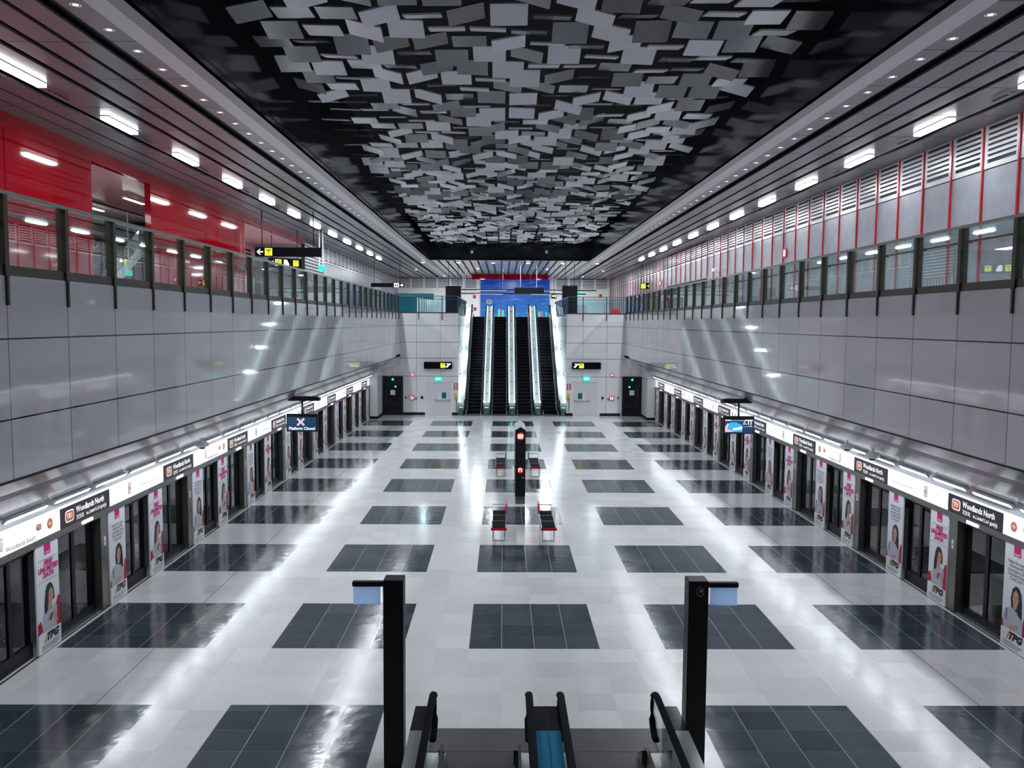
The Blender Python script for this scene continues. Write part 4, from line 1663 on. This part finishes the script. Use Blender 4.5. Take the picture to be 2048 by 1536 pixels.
for s, xs in ((-1, (848.3, 904)), (1, (1144.3, 1201))):
    y0, y1 = (723.5, 737.5) if s < 0 else (724.5, 738.3)
    t, w2, hh = on_end_wall('direction_sign', xs[0], y0, xs[1], y1, 'black direction sign with a yellow square and white symbols on the end wall, %s' % side_word(xs[0]), 'sign', 'black signs on the end wall')
    MB().box(-w2, w2, -.22, 0, 0, hh).build('sign_box', 'rubber', t, bevel=.01)
    mb = MB()
    m_ = hh/2
    q = w2*.36*(-s)
    mb.box(q-.15, q+.15, -.224, -.22, m_-.15, m_+.15, 1)
    mb.box(q-.09, q+.09, -.226, -.224, m_+.04, m_+.08, 2)
    q2 = w2*.74*(-s)
    mb.flat([(q2-.15, m_-.12), (q2-.03, m_-.12), (q2+.08, m_+.04), (q2+.16, m_+.04), (q2+.16, m_+.13), (q2+.03, m_+.13), (q2-.07, m_-.03), (q2-.15, m_-.03)], -.224, 0)
    mb.disc((q2-.05, -.225, m_+.10), .045, 10, 0)
    mb.build('symbols', ['sign_white', 'yellow', 'text_dark'], t)
    # exit sign under it
    ex = (870.5, 883) if s < 0 else (1166.5, 1179.5)
    t, w2, hh = on_end_wall('exit_sign', ex[0], 753.5, ex[1], 762, 'green lit exit sign above the double steel door, %s' % side_word(xs[0]), 'exit sign', 'green exit signs')
    MB().box(-w2, w2, -.1, 0, 0, hh).build('lit_face', 'green_sign', t)
    mb = MB()
    add_text(mb, 'EXIT', 0, hh/2, .16, -.103, 0, bold=.004)
    mb.build('lettering', 'sign_white', t)
    # double steel door
    dx = (852.5, 903) if s < 0 else (1145.5, 1197)
    a, b = at(dx[0], 830, 1, YW), at(dx[1], 763, 1, YW)
    t = empty('door_1', ((a.x+b.x)/2, YW, 0), 0, kind='structure')
    w2, hh = (b.x-a.x)/2, b.z
    mb = MB()
    mb.box(-w2, -w2+.05, -.03, .01, 0, hh)
    mb.box(w2-.05, w2, -.03, .01, 0, hh)
    mb.box(-w2, w2, -.03, .01, hh-.05, hh)
    mb.build('door_frame', 'white', t)
    cut = -w2*.36 if s < 0 else w2*.36
    MB().box(-w2+.05, cut-.005, -.012, .0, 0.01, hh-.05).build('door_leaf', 'door_grey', t)
    MB().box(cut+.005, w2-.05, -.012, .0, 0.01, hh-.05).build('door_leaf', 'door_grey', t)
    d0, d1 = (cut+.03, w2-.1) if s < 0 else (-w2+.1, cut-.03)
    mb = MB().box(d0, d1, -.08, -.05, .93, .98, 0)
    mb.box(d0+.02, d0+.06, -.05, -.01, .93, 1.02, 0)
    mb.box(d1-.06, d1-.02, -.05, -.01, .93, 1.02, 0)
    mb.build('push_bar', 'steel', t)
    g0, g1 = (d0+.42, d1) if s < 0 else (d0, d1-.42)
    MB().box(g0, g1, -.085, -.08, .92, .99).build('bar_label', 'green_plain', t) if False else None
    cx = (d0+d1)/2+(.12*s*-1)
    MB().box(cx-.15, cx+.13, -.02, -.012, 1.08, 1.46).build('notice_plate', 'teal', t)
    MB().box(cx-(.34 if s < 0 else -.16), cx-(.20 if s < 0 else -.30), -.02, -.012, .98, 1.46).build('paper_notice', 'white', t)
    # black framed glass door under the soffit
    dx = (766, 806) if s < 0 else (1243.5, 1284)
    a, b = at(dx[0], 830, 1, YW-.02), at(dx[1], 752.5 if s < 0 else 753.5, 1, YW-.02)
    t = empty('door_2', ((a.x+b.x)/2, YW-.02, 0), 0, kind='structure')
    w2, hh = (b.x-a.x)/2, b.z
    mb = MB()
    mb.box(-w2, -w2+.18, -.06, .01, 0, hh)
    mb.box(w2-.16, w2, -.06, .01, 0, hh)
    mb.box(-w2+.18, w2-.16, -.06, .01, 0, .22)
    mb.box(-w2+.18, w2-.16, -.06, .01, hh-.58, hh)
    mb.build('door_frame', 'black', t)
    MB().box(-w2+.18, w2-.16, -.03, -.02, .22, hh-.58).build('pane', 'black_gloss', t)
    mb = MB()
    mb.disc((0, -.09, hh-.20), .07, 14, 0)
    mb.build('signal_lamp', 'green_lamp', t)
    mb = MB()
    mb.disc((-.18*(-s)*-1, -.09, hh-.66), .06, 14, 0)
    mb.build('signal_lamp', 'green_lamp', t)
    MB().box(-.16, .14, -.04, -.03, hh-1.2, hh-.88).build('paper_notice', 'white', t)
    # small red and black fittings
    for nm, lab, cat, q in (
        ('fire_sign', 'square red fire sign high on the end wall', 'fire sign', ((822, 745.5, 828.5, 753) if s < 0 else (1221, 746.5, 1227.5, 753.5))),
        ('fire_call_point', 'red and white fire call panel on the end wall', 'fire call point', ((820, 791, 829, 800) if s < 0 else (1219, 792, 1228, 801))),
    ):
        t, w2, hh = on_end_wall(nm, *q, lab+', '+side_word(xs[0]), cat, 'red fire fittings on the end wall')
        MB().box(-w2, w2, -.05, 0, 0, hh).build('plate', 'sign_red', t)
        mb = MB()
        mb.box(-w2*.7, -w2*.2, -.055, -.05, hh*.15, hh*.42)
        mb.box(-w2*.7, -w2*.2, -.055, -.05, hh*.55, hh*.85)
        mb.box(w2*.15, w2*.6, -.055, -.05, hh*.2, hh*.8)
        mb.build('symbol', 'sign_white', t)
    for q in (((809.5, 792, 813.5, 797.5), (831, 794.5, 834, 799), (840.5, 792, 847.5, 797.5)) if s < 0 else ((1234, 793, 1238, 798.5), (1214.5, 796.5, 1218, 801), (1202, 793, 1208, 798.5))):
        t, w2, hh = on_end_wall('wall_switch', *q, 'small black fitting on the end wall beside the red call panel, %s' % side_word(xs[0]), 'wall fitting', 'small black fittings on the end wall')
        MB().tube([(0, 0, hh/2), (0, -.09, hh/2)], max(.05, w2*.8), 12).build('body', 'black', t)
    # red warning pictograms and the hose hook beside the escalators
    q = (906.5, 765, 917, 780) if s < 0 else (1132.5, 766.5, 1143, 780)
    t, w2, hh = on_end_wall('warning_sign', *q, 'red and black escalator warning pictograms on the end wall, %s' % side_word(xs[0]), 'warning sign', 'escalator warning signs')
    mb = MB()
    for r_ in range(4):
        for c_ in range(2):
            x = -w2*.5+w2*c_
            z = hh*(.12+.24*r_)
            if r_ % 2 == 0:
                mb.box(x-w2*.42, x+w2*.42, -.01, 0, z-.03, z+.03, 0)
            else:
                mb.disc((x, -.01, z), .055, 12, 0)
                mb.disc((x, -.012, z), .03, 10, 1)
    mb.build('pictogram', ['sign_red', 'text_dark'], t)
    q = (908, 787, 915, 823) if s < 0 else (1133, 787, 1140, 823)
    t, w2, hh = on_end_wall('emergency_stop', *q, 'yellow topped emergency stop pole beside the escalators, %s' % side_word(xs[0]), 'emergency stop', 'emergency stops beside the escalators')
    MB().box(-.09, .09, -.08, 0, hh-.22, hh).build('call_box', 'yellow_plain', t) if 'yellow_plain' in M else None
    MB().box(-.07, .07, -.06, 0, hh-.42, hh-.24).build('label_plate', 'orange', t)
    MB().tube([(.05, -.05, 0), (.05, -.05, hh-.3)], .018, 8).build('pole', 'black', t)
    # green lamp at the end of the soffit
    px, py = (757, 733) if s < 0 else (1293, 733)
    p = at(px, py, 1, 50.3)
    t = empty('signal_light', p, 0, 'green signal light at the end of the soffit, %s' % side_word(xs[0]), 'signal light', 'green signal lights at the soffit ends')
    MB().tube([(0, .02, 0), (0, -.12, 0)], .12, 14).build('lens', 'green_lamp', t)
    MB().box(-.16, .16, .02, .3, -.16, .16).build('housing', 'steel', t)

# ---- things on the far landing
for s, (xa, xb) in ((-1, (897.5, 928)), (1, (1115, 1145))):
    yy = 60.0
    a, b = at(xa, 571.5, 1, yy), at(xb, 571.5, 1, yy)
    t = empty('service_kiosk', ((a.x+b.x)/2-(.0), yy, ZF), 0, 'tall dark ribbed kiosk beside the top of the escalators, %s' % side_word(xa), 'kiosk', 'dark kiosks beside the escalator well')
    w2, hh = (b.x-a.x)/2, a.z-ZF
    cx = (a.x+b.x)/2
    shift = max(0, WELL+.22-abs(cx)+w2)*s
    t.location.x = cx+shift
    MB().box(-w2, w2, 0, .6, 0, hh).build('body', 'kiosk_ribbed', t)
    mb = MB()
    for k in range(9):
        x = -w2+.06+(2*w2-.12)*k/8
        mb.box(x-.02, x+.02, -.02, 0, .1, hh-.1)
    mb.build('rib', 'black', t)
    for x in (-w2*.6, w2*.6):
        MB().tube([(x, .3, hh), (x, .3, ZC-ZF)], .02, 6).build('hanger_rod', 'black', t)
# suspended light trunking
for i, (yy, y_, xa, xb) in enumerate(((72.0, 579, 893, 1193), (76.0, 586.5, 895, 1172))):
    a, b = at(xa, y_, 1, yy), at(xb, y_, 1, yy)
    t = empty('light_trunking', ((a.x+b.x)/2, yy, a.z), 0, 'long black suspended trunking over the landing, %s' % ('upper one' if i == 0 else 'lower one'), 'trunking', 'black trunkings hanging over the landing')
    w2 = (b.x-a.x)/2
    MB().box(-w2, w2, -.08, .08, -.05, .05).build('trunking', 'black', t)
    MB().box(-w2*.6, -w2*.2, -.06, .06, -.06, -.05).build('diffuser', 'lamp_small', t)
    MB().box(w2*.2, w2*.5, -.06, .06, -.06, -.05).build('diffuser', 'lamp_small', t)
    for x in (-w2*.75, -w2*.25, w2*.2, w2*.7):
        MB().tube([(x, 0, .05), (x, 0, ZC-a.z)], .012, 6).build('hanger_rod', 'steel', t)
a, b = at(1029, 575, 1, 70), at(1088, 588, 1, 70)
t = empty('display_box', ((a.x+b.x)/2, 70, b.z), 0, 'dark hanging display box before the blue mural', 'display')
w2, hh = (b.x-a.x)/2, a.z-b.z
MB().box(-w2, w2, -.1, .1, 0, hh).build('housing', 'kiosk_ribbed', t, bevel=.02)
for x in (-w2*.6, w2*.5):
    MB().tube([(x, 0, hh), (x, 0, ZC-b.z)], .012, 6).build('hanger_rod', 'white', t)
# glazed teal screen walls on the landing and their thresholds
t = empty('glazed_screen', (0, 66, ZF), 0, 'teal tinted glass screen with pale posts on the landing, red-wall side', 'glass screen')
MB().box(-11.9, -7.3, 14.0, 14.05, 0, 2.3).build('back_panel', 'teal', t)
for k in range(13):
    y = 1.0*k
    MB().box(-7.4+.1*k-.04, -7.4+.1*k+.04, y-.04, y+.04, 0, 1.5).build('post', 'white', t)
    if k < 12:
        MB().box(-7.36+.1*k-.01, -7.36+.1*k+.01, y+.04, y+.96, .05, 1.45).build('glass_panel', 'glass_light', t)
t = empty('glass_barrier', (5.6, 70, ZF), 0, 'low glass barrier on the landing, grey-wall side', 'barrier')
MB().box(0, 5.4, 0, .03, .1, 1.35).build('glass_panel', 'glass_light', t)
for x in (0, .5, 2.4, 4.8):
    MB().box(x, x+.35, -.1, .5, 0, 1.1).build('post', 'steel', t)
MB().box(2.9, 3.6, -.02, -.0, .35, .75).build('notice', 'sign_red', t)
# no entry signs by the far escalator top
a = at(978, 603.5, 1, 63.4)
t = empty('notice_stand', (a.x, 63.4, a.z), 0, 'small white notice with red marks above the escalator decking', 'notice')
MB().box(-.2, .2, -.015, .015, -.16, .16).build('board', 'white', t)
mb = MB()
add_text(mb, 'EA', 0, 0, .17, -.018, 0, bold=.006)
mb.build('lettering', 'text_dark', t)
MB().tube([(0, 0, -.16), (0, 0, ZF-a.z+.6)], .015, 6).build('stem', 'steel', t)
for i, (px, py) in enumerate(((949, 593.5), (950, 618), (1201, 592))):
    a = at(px, py, 1, FW)
    t = empty('fire_sign', a, 0, ['small red fire sign high on the pale far wall beside the mural', 'small red fire sign low on the pale far wall beside the mural', 'small red fire sign on the pale far wall, grey-wall side'][i], 'fire sign', 'red fire signs on the far wall')
    MB().box(-.17, .17, -.03, 0, -.2, .2).build('plate', 'sign_red', t)
a = at(1158, 588, 1, 80)
t = empty('exit_sign', (a.x, 80, a.z), 0, 'green exit sign hanging over the landing, grey-wall side', 'exit sign', 'green exit signs')
MB().box(-.3, .3, -.04, .04, -.14, .14).build('lit_face', 'green_sign', t)
MB().tube([(0, 0, .14), (0, 0, ZC-a.z)], .02, 6).build('hanger_rod', 'black', t)
a = at(1108, 592, 1, 70)
t = empty('direction_sign', (a.x, 70, a.z), 0, 'small black sign with a yellow mark before the dark kiosk, grey-wall side', 'sign')
MB().box(-.22, .22, -.06, .06, -.22, .22).build('sign_box', 'rubber', t)
mb = MB()
mb.box(.08, .18, -.066, -.06, -.12, .12, 1)
mb.disc((-.06, -.066, 0), .09, 12, 0)
mb.build('symbols', ['sign_white', 'yellow'], t)
MB().tube([(0, 0, .22), (0, 0, ZC-a.z)], .015, 6).build('hanger_rod', 'black', t)

# ---- the escalator in the hall behind the red wall
sprof = [(0, 0), (.8, 0), (6.0, 3.0), (6.8, 3.0)]
t = empty('escalator', (-17.4, 32.0, ZF), 0, 'escalator rising in the hall seen through the opening in the red wall', 'escalator')
steps_mesh(sprof, .95).build('steps', ['step', 'step_edge'], t)
for s in (-1, 1):
    mb = MB()
    ribbon(mb, sprof, s*.5-.03, s*.5+.03, .24, .6, 0)
    mb.build('skirt', 'steel', t)
    balustrade(t, s*.56, sprof, -.6, .95)
a = at(258, 546, 0, -16.5)
t = empty('exit_sign', a, 0, 'green exit sign in the hall behind the red wall', 'exit sign', 'green exit signs')
MB().box(-.05, .05, -.25, .25, -.12, .12).build('lit_face', 'green_sign', t)
MB().tube([(0, 0, .12), (0, 0, 10.5-a.z)], .02, 6).build('hanger_rod', 'white', t)
